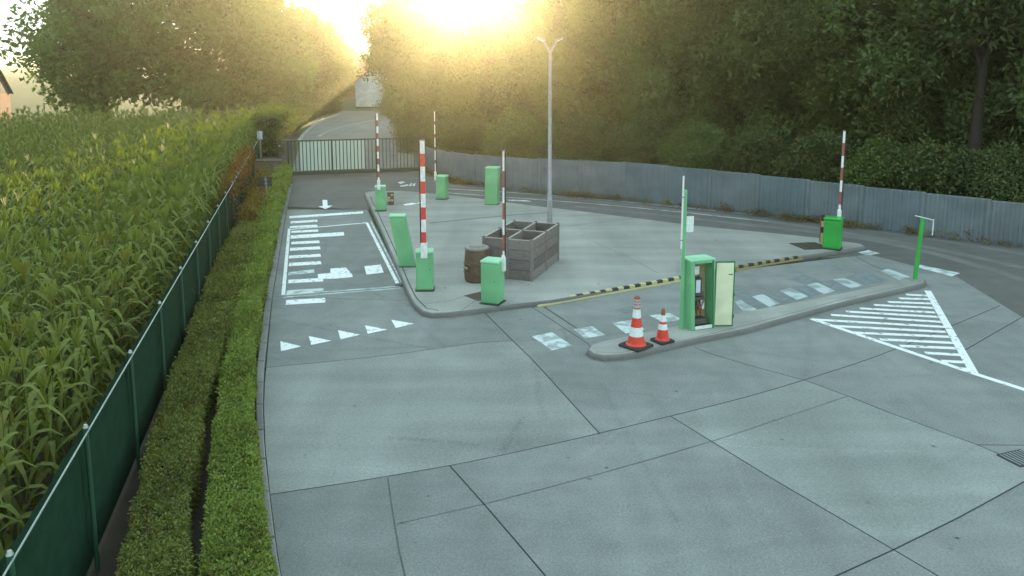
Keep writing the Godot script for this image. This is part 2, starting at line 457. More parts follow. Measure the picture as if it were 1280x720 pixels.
func tree(called: String, label: String, group: String, at: Vector3, h: float, spread: float, low: float, kind: String, m: Material, n: int, seed_: int, gap := 0.0) -> Node3D:
	# trunk and limbs as one tapered mesh, and a crown of leaf sprays gathered in uneven lobes round the limbs' ends
	var r := RandomNumberGenerator.new(); r.seed = seed_
	var t := thing(called, label, "tree" if called.ends_with("tree") else "shrub", at, r.randf() * TAU, group)
	var s := begin(true)
	var sc := h / 12.0
	var lean := Vector3(r.randf_range(-0.5, 0.5), 0, r.randf_range(-0.5, 0.5)) * sc
	tube(s, [Vector3(0, -0.3, 0), Vector3(0, 0.3, 0), lean * 0.4 + Vector3.UP * h * 0.3, lean + Vector3.UP * h * 0.6, lean * 1.2 + Vector3.UP * h * 0.88], [0.34 * sc, 0.24 * sc, 0.19 * sc, 0.12 * sc, 0.03 * sc], 9)
	var lobes: Array = []
	var count := 20
	for k in count:
		var f := (k + 0.5) / count
		var y := lerpf(low * h + spread * 0.25, h - spread * 0.25, f)
		var bulge := sin(PI * clampf(0.15 + 0.80 * f, 0, 1))
		var an := k * 2.4 + r.randf() * 0.8
		var dist := spread * bulge * r.randf_range(0.35, 0.75) * (1.0 if k < count - 1 else 0.2)
		var c := Vector3(cos(an) * dist, y, sin(an) * dist) + lean * f
		var rad := spread * r.randf_range(0.25, 0.43) * lerpf(0.75, 1.0, bulge)
		c.y = minf(c.y, h - rad * 0.75)
		lobes.append([c, rad])
		var b0 := lean * f * 0.7 + Vector3.UP * clampf(y * 0.72, h * 0.15, h * 0.8)
		tube(s, [b0, b0.lerp(c, 0.5) + Vector3.UP * 0.15, c], [0.085 * sc, 0.055 * sc, 0.018 * sc], 6)
		for q in 3:
			var d := Vector3(r.randfn(), r.randfn() * 0.6 + 0.2, r.randfn()).normalized() * rad * 0.8
			tube(s, [c - (c - b0) * 0.25, c + d * 0.5, c + d], [0.035 * sc, 0.022 * sc, 0.008 * sc], 5)
	put("trunk", s, M.bark, t)
	var places: Array = []; var tones: Array = []
	var total := 0.0
	for l in lobes: total += l[1] * l[1]
	for l in lobes:
		var shade := r.randf_range(0.66, 1.36)
		for i in int(n * l[1] * l[1] / total):
			if r.randf() < gap: continue
			var v := Vector3(r.randfn(), r.randfn() * 0.85, r.randfn()).normalized()
			var wob := 1.0 + 0.22 * sin(v.x * 7.0 + seed_) * sin(v.y * 6.0 + 2.0) + r.randfn() * 0.05
			var p: Vector3 = l[0] + v * l[1] * wob * pow(r.randf(), 0.28)
			if p.y < 0.1: p.y = r.randf_range(0.1, 0.5)
			var z := r.randf_range(0.75, 1.3)
			places.append(Transform3D(Basis(Vector3(r.randfn(), r.randfn(), r.randfn()).normalized(), r.randf() * TAU).scaled(Vector3.ONE * z), p))
			var q := shade * r.randf_range(0.8, 1.2)
			tones.append(Color(q * r.randf_range(0.95, 1.1), q, q * r.randf_range(0.8, 1.1)))
	hang("crown", crown(places, kind, m, tones), t)
	return t

func hedge(label: String, left: PackedVector2Array, right: PackedVector2Array, top: float, m: Material, per_m2: float, seed_: int, called := "clipped_hedge") -> void:
	# a clipped hedge between two ground lines: a dark twig core wrapped in leaf sprays on top and both flanks
	var r := RandomNumberGenerator.new(); r.seed = seed_
	var t := thing(called, label, "hedge", Vector3.ZERO, 0.0, "clipped hedges")
	var s := begin()
	var n := mini(left.size(), right.size())
	var places: Array = []; var tones: Array = []
	for i in n - 1:
		var a := left[i].lerp(right[i], 0.12); var b := right[i].lerp(left[i], 0.12)
		var c := right[i + 1].lerp(left[i + 1], 0.12); var d := left[i + 1].lerp(right[i + 1], 0.12)
		var y := top - 0.09
		quad(s, Vector3(a.x, y, a.y), Vector3(b.x, y, b.y), Vector3(c.x, y, c.y), Vector3(d.x, y, d.y), Vector3.UP)
		quad(s, Vector3(b.x, -0.03, b.y), Vector3(c.x, -0.03, c.y), Vector3(c.x, y, c.y), Vector3(b.x, y, b.y), Vector3.RIGHT)
		quad(s, Vector3(a.x, -0.03, a.y), Vector3(d.x, -0.03, d.y), Vector3(d.x, y, d.y), Vector3(a.x, y, a.y), Vector3.LEFT)
		var w := left[i].distance_to(right[i]); var len := right[i].distance_to(right[i + 1])
		var far := clampf(-right[i].y / 22.0, 0.55, 3.0)      # leaf sprays grow a little coarser along its length
		for k in int((w + top * 2.0) * len * per_m2 / (far * far) * (0.6 if far > 1.7 else 1.0)):
			var u := r.randf() * (w + top * 2.0); var f := r.randf()
			var lp := left[i].lerp(left[i + 1], f); var rp := right[i].lerp(right[i + 1], f)
			var p: Vector3
			var wav := 0.03 * sin(rp.y * 2.1) + 0.025 * sin(rp.y * 5.3 + 1.0)
			if u < w: 
				var q := lp.lerp(rp, u / w); p = Vector3(q.x, top - 0.05 + wav + r.randf_range(-0.05, 0.03), q.y)
			elif u < w + top: p = Vector3(rp.x - 0.04 + wav, (u - w) * 0.97, rp.y)
			else: p = Vector3(lp.x + 0.04 - wav, (u - w - top) * 0.97, lp.y)
			places.append(Transform3D(Basis(Vector3(r.randfn(), r.randfn(), r.randfn()).normalized(), r.randf() * TAU).scaled(Vector3.ONE * far * r.randf_range(0.8, 1.4)), p))
			var tone := r.randf_range(0.75, 1.25) * (1.0 + 0.18 * sin(p.z * 1.3 + p.x * 3.0))
			tones.append(Color(tone * r.randf_range(0.9, 1.15), tone, tone))
	for i in [0, n - 1]:                                  # both ends are leafy too
		var a := left[i].lerp(right[i], 0.12); var b := right[i].lerp(left[i], 0.12); var y := top - 0.09
		var away := (right[i] - right[1 if i == 0 else n - 2]).normalized()
		quad(s, Vector3(a.x, -0.03, a.y), Vector3(b.x, -0.03, b.y), Vector3(b.x, y, b.y), Vector3(a.x, y, a.y), Vector3(away.x, 0, away.y))
		var far := clampf(-right[i].y / 22.0, 0.55, 3.0)
		for k in int(left[i].distance_to(right[i]) * top * per_m2 * 1.5 / (far * far)):
			var q := left[i].lerp(right[i], r.randf()) + away * r.randf_range(-0.02, 0.06)
			places.append(Transform3D(Basis(Vector3(r.randfn(), r.randfn(), r.randfn()).normalized(), r.randf() * TAU).scaled(Vector3.ONE * far * r.randf_range(0.8, 1.4)), Vector3(q.x, r.randf() * top, q.y)))
			var tone := r.randf_range(0.75, 1.25); tones.append(Color(tone, tone, tone))
	put("branches", s, M.twig, t)
	hang("foliage", crown(places, "hedge", m, tones), t)

func maize_plant(seed_: int) -> ArrayMesh:
	var r := RandomNumberGenerator.new(); r.seed = seed_
	var s := begin()
	s.set_color(Color(0.8, 0.95, 0.8))
	tube(s, [Vector3.ZERO, Vector3(0.02, 1.2, 0.01), Vector3(0.0, 2.25, 0.03)], [0.018, 0.014, 0.006], 5, false)
	for k in 11:
		var y := 0.25 + k * 0.175; var an := k * PI + r.randfn() * 0.45
		var d := Vector3(cos(an), 0, sin(an)); var side := Vector3(-d.z, 0, d.x)
		var L := r.randf_range(0.65, 0.95) * (1.0 if k < 9 else 0.7); var w := 0.043
		var old := clampf(1.0 - k / 4.0, 0.0, 1.0)
		s.set_color(Color(1.0 + old * 1.1, 1.0 + old * 0.35, 1.0))
		var prev := Vector3(0, y, 0); var pw := 0.012
		for j in range(1, 6):
			var f := j / 5.0
			var p := Vector3(0, y, 0) + d * L * (f * 0.85) + Vector3.UP * L * (0.75 * f - 1.05 * f * f * f)
			var nw := w * sin(PI * minf(0.15 + f * 0.85, 1.0)) + 0.002
			var fold := Vector3.DOWN * 0.3
			var lc := Color(1.0 + old * 1.1, 1.0 + old * 0.35, 1.0); var rib := lc * 1.5
			for sd in [1.0, -1.0]:
				var v := [prev + fold * pw, prev + side * pw * sd, p + side * nw * sd, p + fold * nw]
				for q in [0, 1, 2, 0, 2, 3]:
					s.set_color(rib if q == 0 or q == 3 else lc); s.add_vertex(v[q])
			prev = p; pw = nw
	s.set_color(Color(2.2, 1.5, 0.9))
	for k in 11:
		var d := Vector3(r.randfn() * 0.35, 1.0, r.randfn() * 0.35).normalized()
		var b := Vector3(0, 2.2, 0.03)
		var e := b + d * r.randf_range(0.22, 0.34)
		var sd := d.cross(Vector3.FORWARD).normalized() * 0.012
		quad(s, b - sd, b + sd, e + sd, e - sd, Vector3.FORWARD)
	s.generate_normals()
	return s.commit()

# ---------------------------------------------------------------- built things
func barrier(label: String, at: Vector3, turn: float, size: Vector3, boom: Vector3, length: float, face: Vector2, bands: Array, green: Material, top: Material, dark_side := 0.0) -> Node3D:
	# cabinet on a foot plate with a lid, a service door and a lock; the arm stands raised beside or before it
	var t := thing("barrier", label, "barrier", at, turn, "raised lift barriers of the yard")
	var s := begin(); box(s, Vector3(0, 0.012, 0), Vector3(size.x + 0.06, 0.024, size.z + 0.06), 0.006); put("foot_plate", s, M.dark_steel, t)
	s = begin(); box(s, Vector3(0, 0.024 + (size.y - 0.08) * 0.5, 0), Vector3(size.x, size.y - 0.08, size.z), 0.03); put("cabinet", s, green, t)
	s = begin(); box(s, Vector3(0, size.y - 0.03, 0), Vector3(size.x + 0.03, 0.075, size.z + 0.03), 0.025); put("lid", s, top, t)
	s = begin(); box(s, Vector3(0, size.y * 0.46, size.z * 0.5 + 0.001), Vector3(size.x - 0.10, size.y - 0.26, 0.012), 0.004)
	var door := put("door", s, green, t)
	s = begin(true); tube(s, [Vector3(size.x * 0.5 - 0.09, size.y * 0.55, size.z * 0.5 + 0.005), Vector3(size.x * 0.5 - 0.09, size.y * 0.55, size.z * 0.5 + 0.016)], [0.014, 0.014], 10); put("lock", s, M.dark_steel, door)
	# arm
	s = begin(); box(s, boom + Vector3(0, 0.10, 0), Vector3(face.x + 0.05, 0.42, face.y + 0.045), 0.012); put("bracket", s, M.white, t)
	var y0 := boom.y + 0.25
	s = begin(); box(s, Vector3(boom.x, y0 + length * 0.5, boom.z), Vector3(face.x, length, face.y), 0.012)
	var arm := put("arm", s, M.white, t)
	for b in bands:
		s = begin(); box(s, Vector3(boom.x, y0 + length * (b[0] + b[1]) * 0.5, boom.z), Vector3(face.x + 0.006, length * (b[1] - b[0]), face.y + 0.006), 0.012)
		put("red_band", s, band_mat, arm)
	if dark_side != 0.0:
		s = begin(); box(s, Vector3(boom.x + dark_side * (face.x * 0.5 + 0.018), y0 + length * 0.5 - 0.02, boom.z), Vector3(0.034, length - 0.04, face.y * 0.6), 0.006)
		put("rubber_edge", s, M.rubber, arm)
	s = begin(); box(s, Vector3(boom.x, y0 + length + 0.012, boom.z), Vector3(face.x + 0.012, 0.03, face.y + 0.012), 0.006); put("end_cap", s, M.dull_band, arm)
	return t

func even_bands(n: int, from: float, share := 0.5) -> Array:
	var r: Array = []
	var pitch := (1.0 - from) / n
	for i in n: r.append([from + pitch * i, from + pitch * (i + share)])
	return r

func cone(label: String, at: Vector3, turn: float, h: float, foot: float, cuts: Array) -> void:
	# square rubber foot, conical body with bands: cuts = [height share, radius, material of the piece below]
	var t := thing("traffic_cone", label, "traffic cone", at, turn, "traffic cones on the narrow island")
	var s := begin(); box(s, Vector3(0, 0.03, 0), Vector3(foot, 0.06, foot), 0.022); put("foot", s, M.rubber, t)
	s = begin(true); lathe(s, Vector3.ZERO, [Vector2(cuts[0][1] * 1.22, 0.055), Vector2(cuts[0][1] * 1.16, 0.075), Vector2(cuts[0][1], 0.10)], 22); put("skirt", s, M.orange, t)
	var y := 0.10; var rad: float = cuts[0][1]
	for i in range(1, cuts.size()):
		var y2: float = cuts[i][0] * h; var r2: float = cuts[i][1]
		var proud := 0.002 if cuts[i][2] != M.orange else 0.0
		s = begin(true); lathe(s, Vector3.ZERO, [Vector2(rad + proud, y), Vector2(r2 + proud, y2)], 22)
		put("band" if cuts[i][2] != M.orange else "cone_body", s, cuts[i][2], t)
		y = y2; rad = r2
	s = begin(true); lathe(s, Vector3.ZERO, [Vector2(rad, y), Vector2(rad * 0.8, y + 0.02), Vector2(rad * 0.45, y + 0.021), Vector2(rad * 0.42, y - 0.1)], 18); put("tip", s, cuts[-1][2], t)

func paint(parent: Node, called: String, poly: Array, y: float, m: Material) -> void:
	var s := begin(); prism(s, pv(poly), y - 0.003, y); put(called, s, m, parent)

func bar_poly(a: Vector2, b: Vector2, w: float) -> Array:
	var t := (b - a).normalized(); var n := Vector2(-t.y, t.x) * w * 0.5
	return [a + n, b + n, b - n, a - n]

# ================================================================ the scene
func _ready() -> void:
	rng.seed = 7
	# --- camera: on a mast about six metres up, lens shifted so that uprights stay nearly upright
	var cam := Camera3D.new(); cam.name = "camera"; add_child(cam)
	cam.position = Vector3(0, 6.2, 0)
	cam.rotation.x = -atan(0.15)
	cam.projection = Camera3D.PROJECTION_FRUSTUM
	cam.near = 0.1; cam.far = 6000.0
	cam.size = 0.1 * 720.0 / 989.0
	cam.frustum_offset = Vector2(0, -0.1 * 132.0 / 989.0)
	cam.current = true
	# --- sky, air and exposure
	var we := WorldEnvironment.new(); we.name = "world_environment"; add_child(we)
	var env := Environment.new(); we.environment = env
	env.background_mode = Environment.BG_SKY
	var sky := Sky.new(); var sm := ProceduralSkyMaterial.new()
	sm.sky_top_color = Color(0.572, 0.668, 0.692); sm.sky_horizon_color = Color(0.86, 0.90, 0.90); sm.sky_curve = 0.16
	sm.ground_bottom_color = Color(0.30, 0.30, 0.26); sm.ground_horizon_color = Color(0.70, 0.72, 0.68)
	sm.sun_angle_max = 14.0; sm.sun_curve = 0.06
	sm.sky_energy_multiplier = 1.0
	sky.sky_material = sm; env.sky = sky
	env.ambient_light_source = Environment.AMBIENT_SOURCE_SKY
	env.tonemap_mode = Environment.TONE_MAPPER_LINEAR
	env.tonemap_exposure = 3.4
	env.sdfgi_enabled = true; env.ssao_enabled = true; env.ssil_enabled = true
	env.volumetric_fog_enabled = true
	env.volumetric_fog_density = 0.0007
	env.volumetric_fog_albedo = Color(1.0, 0.98, 0.88)
	env.volumetric_fog_anisotropy = 0.89
	var sun := DirectionalLight3D.new(); sun.name = "sun"; add_child(sun)
	var to_sun := Vector3(-0.045, 0.098, -1.0).normalized()
	sun.look_at_from_position(to_sun * 50.0, Vector3.ZERO)
	sun.light_color = Color(1.0, 0.89, 0.68); sun.light_energy = 1.6; sun.light_angular_distance = 0.5; sun.shadow_enabled = true
	make_materials()
	build_ground()
	build_left_lane()
	build_islands()
	build_fences()
	build_trees()
	build_field()
	build_objects()

func build_ground() -> void:
	var s := begin()
	prism(s, pv([Vector2(-1500, 60), Vector2(1500, 60), Vector2(1500, -3000), Vector2(-1500, -3000)]), -0.4, -0.06)
	tag(put("ground", s, M.verge), "rough grassy ground reaching the horizon", "", "", "structure")
	s = begin()
	prism(s, pv([Vector2(-1.9, -5), Vector2(-40, -5), Vector2(-62, -85), Vector2(-19.5, -72), Vector2(-12.8, -44.4), Vector2(-6.9, -20.5), Vector2(-3.0, -8.5)]), -0.2, -0.03)
	tag(put("field_soil", s, M.earth), "bare brown soil under the maize and between the hedges", "", "", "structure")
	# asphalt: the road through the gate and the strip along the concrete fence
	s = begin()
	prism(s, pv([Vector2(-10.194, -34.224), Vector2(-12.244, -43.115), Vector2(-17.730, -66.234), Vector2(-20.101, -80.127), Vector2(-21.244, -89.478), Vector2(-22.121, -99.628), Vector2(-22.486, -106.154), Vector2(-16.918, -106.154), Vector2(-12.476, -88.192), Vector2(-3.761, -46.087), Vector2(-0.823, -40.224), Vector2(2.331, -37.928), Vector2(5.888, -35.875), Vector2(8.939, -33.453), Vector2(11.673, -31.497), Vector2(13.976, -29.454), Vector2(16.079, -27.784), Vector2(17.768, -26.407), Vector2(20.319, -22.698), Vector2(19.731, -14.731), Vector2(13.812, -15.132), Vector2(12.525, -18.642), Vector2(12.754, -22.261), Vector2(11.253, -24.941), Vector2(6.782, -25.156), Vector2(1.503, -24.114), Vector2(-5.845, -33.453)]), -0.12, -0.004)
	tag(put("asphalt_road", s, M.asphalt), "dark worn asphalt road from the gate along the grey fence", "", "", "structure")
	s = begin()
	prism(s, pv([Vector2(-12.786, -45.737), Vector2(-17.629, -66.234), Vector2(-19.942, -79.814), Vector2(-21.093, -89.218), Vector2(-21.950, -99.306), Vector2(-22.227, -105.427), Vector2(-16.803, -105.427), Vector2(-12.301, -86.943), Vector2(-5.719, -47.541)]), -0.003, -0.0005)
	tag(put("outer_road", s, M.asphalt_hazed), "asphalt road beyond the gate, haze painted into its pale colour", "", "", "structure")
	s = begin()
	prism(s, pv([Vector2(-33.422, -106.891), Vector2(0.000, -106.891), Vector2(0.000, -102.106), Vector2(-31.939, -102.106)]), -0.12, -0.016)
	tag(put("side_street", s, M.asphalt_far), "side street crossing beyond the gate", "", "", "structure")
	for l in [[Vector2(-3.292, -40.224), Vector2(0.000, -38.664), Vector2(3.061, -37.335), Vector2(5.820, -35.448), Vector2(8.939, -33.453), Vector2(11.553, -31.165), Vector2(13.710, -28.876), Vector2(15.649, -27.016), Vector2(17.026, -25.265)], [Vector2(-1.992, -38.916), Vector2(1.521, -37.103), Vector2(5.005, -34.826), Vector2(8.609, -32.182), Vector2(11.154, -30.055), Vector2(12.809, -28.184), Vector2(14.508, -25.939), Vector2(15.713, -23.624)], [Vector2(2.812, -34.224), Vector2(5.383, -32.715), Vector2(8.260, -30.840), Vector2(10.833, -29.162), Vector2(12.803, -27.524), Vector2(14.086, -25.156), Vector2(14.841, -22.261)]]:
		s = begin(); prism(s, strip_poly(smooth_line(l, false, 1.0), 0.22), -0.006, -0.0015); put("wheel_track", s, M.asphalt_worn, get_node("asphalt_road"))
	# concrete yard: slabs with open joints over dark filler
	var yard := pv([Vector2(-6.434, -20.590), Vector2(-5.910, -18.642), Vector2(-5.188, -15.999), Vector2(-4.839, -14.731), Vector2(-4.516, -13.639), Vector2(-4.020, -12.122), Vector2(-3.504, -10.673), Vector2(-3.010, -9.342), Vector2(-2.820, -8.861)] + [Vector2(-2.2, -7.5), Vector2(-1.0, -4.5), Vector2(24, -4.5), Vector2(24, -15)] + [Vector2(12.688, -15.132), Vector2(12.564, -18.400), Vector2(13.087, -22.610), Vector2(11.731, -25.375), Vector2(6.261, -23.152), Vector2(1.072, -20.516), Vector2(0.000, -20.370), Vector2(-2.750, -20.227)])
	var lines := [
		[Vector2(-3.603, -10.695), Vector2(-3.442, -10.738), Vector2(-2.285, -11.096), Vector2(-0.973, -11.551), Vector2(0.795, -12.316), Vector2(2.819, -13.308), Vector2(4.356, -14.093), Vector2(5.788, -14.929), Vector2(7.080, -15.729), Vector2(8.445, -16.664), Vector2(10.858, -18.460), Vector2(12.649, -19.807)],
		[Vector2(9.778, -16.469), Vector2(11.118, -17.600), Vector2(12.724, -18.952), Vector2(14.582, -20.516)],
		[Vector2(-1.569, -9.967), Vector2(-0.399, -10.462), Vector2(1.346, -11.307), Vector2(3.322, -12.358), Vector2(4.819, -13.244), Vector2(6.340, -14.165)],
		[Vector2(-1.884, -11.189), Vector2(-1.757, -10.630), Vector2(-1.602, -9.967), Vector2(-1.448, -9.342), Vector2(-1.312, -8.861), Vector2(-1.134, -8.218)],
		[Vector2(-0.973, -11.551), Vector2(-0.399, -10.462), Vector2(0.411, -8.861), Vector2(0.732, -8.218)],
		[Vector2(-0.821, -19.603), Vector2(0.000, -17.225), Vector2(0.408, -16.091), Vector2(0.986, -14.238), Vector2(1.490, -12.616)],
		[Vector2(2.819, -13.308), Vector2(3.318, -12.344), Vector2(3.893, -11.236), Vector2(4.459, -10.219), Vector2(4.924, -9.393), Vector2(5.213, -8.869), Vector2(5.630, -8.152)],
		[Vector2(3.408, -8.536), Vector2(3.991, -8.876), Vector2(4.924, -9.393), Vector2(6.199, -10.140), Vector2(7.720, -11.096), Vector2(8.950, -11.856)],
		[Vector2(4.034, -16.764), Vector2(4.251, -16.421), Vector2(5.041, -15.598), Vector2(5.788, -14.929), Vector2(6.340, -14.165), Vector2(6.768, -13.472), Vector2(7.302, -12.719), Vector2(7.660, -12.232), Vector2(7.895, -11.804), Vector2(8.313, -11.119)],
		[Vector2(7.660, -12.232), Vector2(8.546, -12.218)],
		[Vector2(-5.192, -15.554), Vector2(-4.030, -15.863), Vector2(-2.422, -16.373), Vector2(-0.720, -17.068), Vector2(0.018, -17.172)],
		[Vector2(0.322, -20.516), Vector2(0.554, -19.603), Vector2(1.184, -18.165), Vector2(1.702, -16.991), Vector2(1.784, -16.566)],
		[Vector2(11.495, -26.054), Vector2(11.175, -24.941), Vector2(11.318, -23.152), Vector2(11.740, -21.434)]]
	var slabs: Array = [yard]; var strips: Array = []
	for l in lines:
		var cut := strip_poly(smooth_line(l, false, 0.8), 0.013)
		strips.append(cut)
		var next: Array = []
		for p in slabs:
			for q in Geometry2D.clip_polygons(p, cut):
				if q.size() > 2: next.append(q)
		slabs = next
	var node := structure("concrete_yard", "grey concrete yard of large jointed slabs")
	var lane_mid: Vector2 = Vector2(5.814, -21.434)
	var k := 0
	for p in slabs:
		var area := 0.0
		for i in p.size(): area += p[i].cross(p[(i + 1) % p.size()])
		if absf(area) < 0.02: continue
		s = begin(); prism(s, p, -0.05, 0.0)
		var m: Material = M[["slab", "slab_pale", "slab", "slab_dark"][k % 4]]
		if Geometry2D.is_point_in_polygon(lane_mid, p): m = M.lane
		put("slab", s, m, node); k += 1
	for cut in strips:
		s = begin(); prism(s, cut, -0.045, -0.006); put("joint", s, M.joint, node)
	# slot drains across the mouth of the right-hand lane
	for l in [[Vector2(0.749, -19.876), Vector2(1.422, -18.282), Vector2(1.800, -17.438)]]:
		s = begin(); prism(s, strip_poly(pv(l), 0.022), -0.04, 0.003); put("slot_drain", s, M.dark_steel, node)
	# painted marks on the yard
	var marks := structure("road_markings", "white painted road markings on the yard")
	for b in [[Vector2(-5.233, -17.141), Vector2(-5.033, -16.498), Vector2(-4.684, -16.814)], [Vector2(-4.676, -17.481), Vector2(-4.476, -16.905), Vector2(-4.091, -17.172)], [Vector2(-4.094, -17.884), Vector2(-3.901, -17.267), Vector2(-3.516, -17.579)], [Vector2(-3.522, -18.235), Vector2(-3.348, -17.639), Vector2(-2.943, -17.935)], [Vector2(-2.957, -18.654), Vector2(-2.757, -18.049), Vector2(-2.368, -18.359)]]:
		paint(marks, "give_way_triangle", b, 0.004, M.paint)
	# broken row of white blocks through the right-hand lane, dark blocks between
	for b in [[Vector2(0.451, -17.465), Vector2(0.933, -17.738), Vector2(1.334, -16.864), Vector2(0.875, -16.566)], [Vector2(1.455, -17.963), Vector2(1.909, -18.165), Vector2(2.162, -17.546), Vector2(1.662, -17.331)], [Vector2(2.420, -18.430), Vector2(2.936, -18.642), Vector2(3.131, -17.935), Vector2(2.639, -17.655)], [Vector2(3.425, -18.984), Vector2(3.947, -19.207), Vector2(4.175, -18.672), Vector2(3.664, -18.460)]]:
		paint(marks, "block", b, 0.004, M.paint_worn)
	for b in [[Vector2(5.861, -20.155), Vector2(6.071, -20.298), Vector2(6.242, -19.469), Vector2(5.839, -19.207)], [Vector2(6.455, -20.590), Vector2(6.817, -20.851), Vector2(7.016, -20.015), Vector2(6.633, -19.671)], [Vector2(7.399, -21.158), Vector2(7.805, -21.434), Vector2(7.975, -20.627), Vector2(7.557, -20.298)], [Vector2(8.349, -21.758), Vector2(8.745, -21.965), Vector2(8.923, -21.158), Vector2(8.479, -20.814)], [Vector2(9.316, -22.304), Vector2(9.714, -22.478), Vector2(9.901, -21.676), Vector2(9.448, -21.355)], [Vector2(11.141, -23.292), Vector2(11.519, -23.528), Vector2(11.698, -22.610), Vector2(11.226, -22.218)]]:
		paint(marks, "block", b, 0.004, M.paint_faint)
	for b in [[Vector2(2.607, -19.436), Vector2(3.059, -19.738), Vector2(3.345, -19.469), Vector2(2.850, -19.143)], [Vector2(5.904, -21.434), Vector2(6.284, -21.676), Vector2(6.721, -19.945), Vector2(6.242, -19.603)], [Vector2(6.885, -20.927), Vector2(7.381, -21.236), Vector2(7.540, -20.370), Vector2(7.070, -20.050)], [Vector2(8.037, -22.434), Vector2(8.713, -22.878), Vector2(8.961, -22.049), Vector2(8.349, -21.758)], [Vector2(7.841, -21.474), Vector2(8.326, -21.758), Vector2(8.487, -20.889), Vector2(7.983, -20.590)], [Vector2(8.784, -22.007), Vector2(9.283, -22.278), Vector2(9.459, -21.434), Vector2(8.929, -21.119)], [Vector2(9.792, -22.610), Vector2(10.736, -23.198), Vector2(10.859, -22.176), Vector2(9.982, -21.758)]]:
		paint(marks, "dark_block", b, 0.0035, M.paint_dark)
	paint(marks, "block", [Vector2(11.483, -25.654), Vector2(12.008, -25.996), Vector2(12.150, -25.486), Vector2(11.630, -25.265)], 0.004, M.paint_worn)
	paint(marks, "line", [Vector2(12.472, -23.720), Vector2(12.721, -24.014), Vector2(13.408, -23.014), Vector2(12.970, -22.654)], 0.004, M.paint_worn)
	paint(marks, "line", [Vector2(9.938, -23.916), Vector2(10.052, -24.014), Vector2(10.714, -22.261), Vector2(10.559, -22.176)], 0.004, M.paint_dark)
	# hatched triangle: two borders, the line that runs on, and the bars
	paint(marks, "border", bar_poly(Vector2(7.354, -18.734), Vector2(9.359, -15.235), 0.15), 0.005, M.paint)
	paint(marks, "line", bar_poly(Vector2(9.359, -15.235), Vector2(10.218, -13.880), 0.15), 0.005, M.paint)
	paint(marks, "border", bar_poly(Vector2(11.474, -21.158), Vector2(9.359, -15.277), 0.17), 0.0055, M.paint)
	for b in [[Vector2(10.699, -20.795), Vector2(11.282, -20.664)], [Vector2(10.339, -20.443), Vector2(11.172, -20.352)], [Vector2(9.893, -20.120), Vector2(10.951, -19.980)], [Vector2(9.406, -19.858), Vector2(10.820, -19.603)], [Vector2(8.906, -19.569), Vector2(10.655, -19.224)], [Vector2(8.448, -19.305), Vector2(10.545, -18.873)], [Vector2(7.959, -19.031), Vector2(10.413, -18.490)], [Vector2(7.375, -18.672), Vector2(10.311, -18.121)], [Vector2(7.673, -18.194), Vector2(10.142, -17.766)], [Vector2(7.928, -17.724), Vector2(10.071, -17.424)], [Vector2(8.369, -17.264), Vector2(9.900, -17.030)], [Vector2(8.617, -16.839), Vector2(9.800, -16.689)], [Vector2(8.951, -16.409), Vector2(9.664, -16.290)], [Vector2(9.062, -15.931), Vector2(9.509, -15.863)], [Vector2(9.227, -15.511), Vector2(9.387, -15.468)]]:
		paint(marks, "bar", bar_poly(b[0], b[1], 0.155), 0.0045, M.paint)
	# yellowish paint scraps and pale edge lines on the far asphalt
	for b in [[Vector2(-6.043, -41.333), Vector2(-5.849, -41.765), Vector2(-5.621, -41.333), Vector2(-5.796, -40.771)], [Vector2(-5.291, -40.089), Vector2(-5.331, -41.050), Vector2(-5.205, -41.050), Vector2(-5.168, -40.089)], [Vector2(-5.107, -40.089), Vector2(-5.142, -41.050), Vector2(-5.037, -41.050), Vector2(-5.004, -40.089)], [Vector2(-5.761, -40.224), Vector2(-5.403, -40.633), Vector2(-5.308, -40.224), Vector2(-5.664, -39.822)]]:
		paint(marks, "scrap", b, 0.002, M.paint_worn)
	for l in [[Vector2(-3.208, -39.171), Vector2(0.000, -38.049), Vector2(2.278, -37.034), Vector2(5.093, -35.448), Vector2(7.648, -33.834), Vector2(9.986, -32.358)], [Vector2(-3.108, -37.928), Vector2(0.000, -36.535), Vector2(3.586, -34.928), Vector2(7.401, -32.715), Vector2(10.166, -30.840)]]:
		s = begin(); prism(s, strip_poly(smooth_line(l, false, 2.0), 0.05), -0.001, 0.002); put("edge_line", s, M.paint_faint, marks)
	paint(marks, "line", [Vector2(-0.221, -35.984), Vector2(0.734, -35.767), Vector2(0.873, -35.448), Vector2(-0.146, -35.660)], 0.004, M.paint_worn)
	s = begin(); prism(s, strip_poly(smooth_line([Vector2(-16.608, -67.705), Vector2(-17.074, -74.292), Vector2(-16.531, -81.730), Vector2(-15.169, -88.830)], false, 3.0), 0.14), -0.02, 0.03)
	tag(put("gutter", s, M.slab_pale), "pale concrete gutter crossing the road beyond the gate", "", "", "structure")
	s = begin(); prism(s, strip_poly(smooth_line([Vector2(-17.130, -63.474), Vector2(-17.981, -67.705), Vector2(-20.101, -80.127), Vector2(-21.244, -89.478)], false, 3.0), 0.16), -0.1, 0.11, 0.03)
	tag(put("far_kerb", s, M.slab_pale), "pale kerb at the left of the road beyond the gate", "", "", "structure")
	# drain grate at the right edge
	var gr := thing("drain_grate", "iron drain grate set in the concrete at the yard's far right corner", "drain grate", Vector3(8.069, 0.000, -11.779), 0.35)
	s = begin(); box(s, Vector3(0, 0.002, 0), Vector3(0.52, 0.02, 0.42), 0.004); put("frame", s, M.joint, gr)
	for i in 7:
		s = begin(); box(s, Vector3(-0.21 + i * 0.07, 0.014, 0), Vector3(0.026, 0.012, 0.36), 0.004); put("bar", s, M.steel, gr)
	# kerb stones along the left side
	var kn := structure("left_kerb", "row of grey kerb stones between yard and hedge")
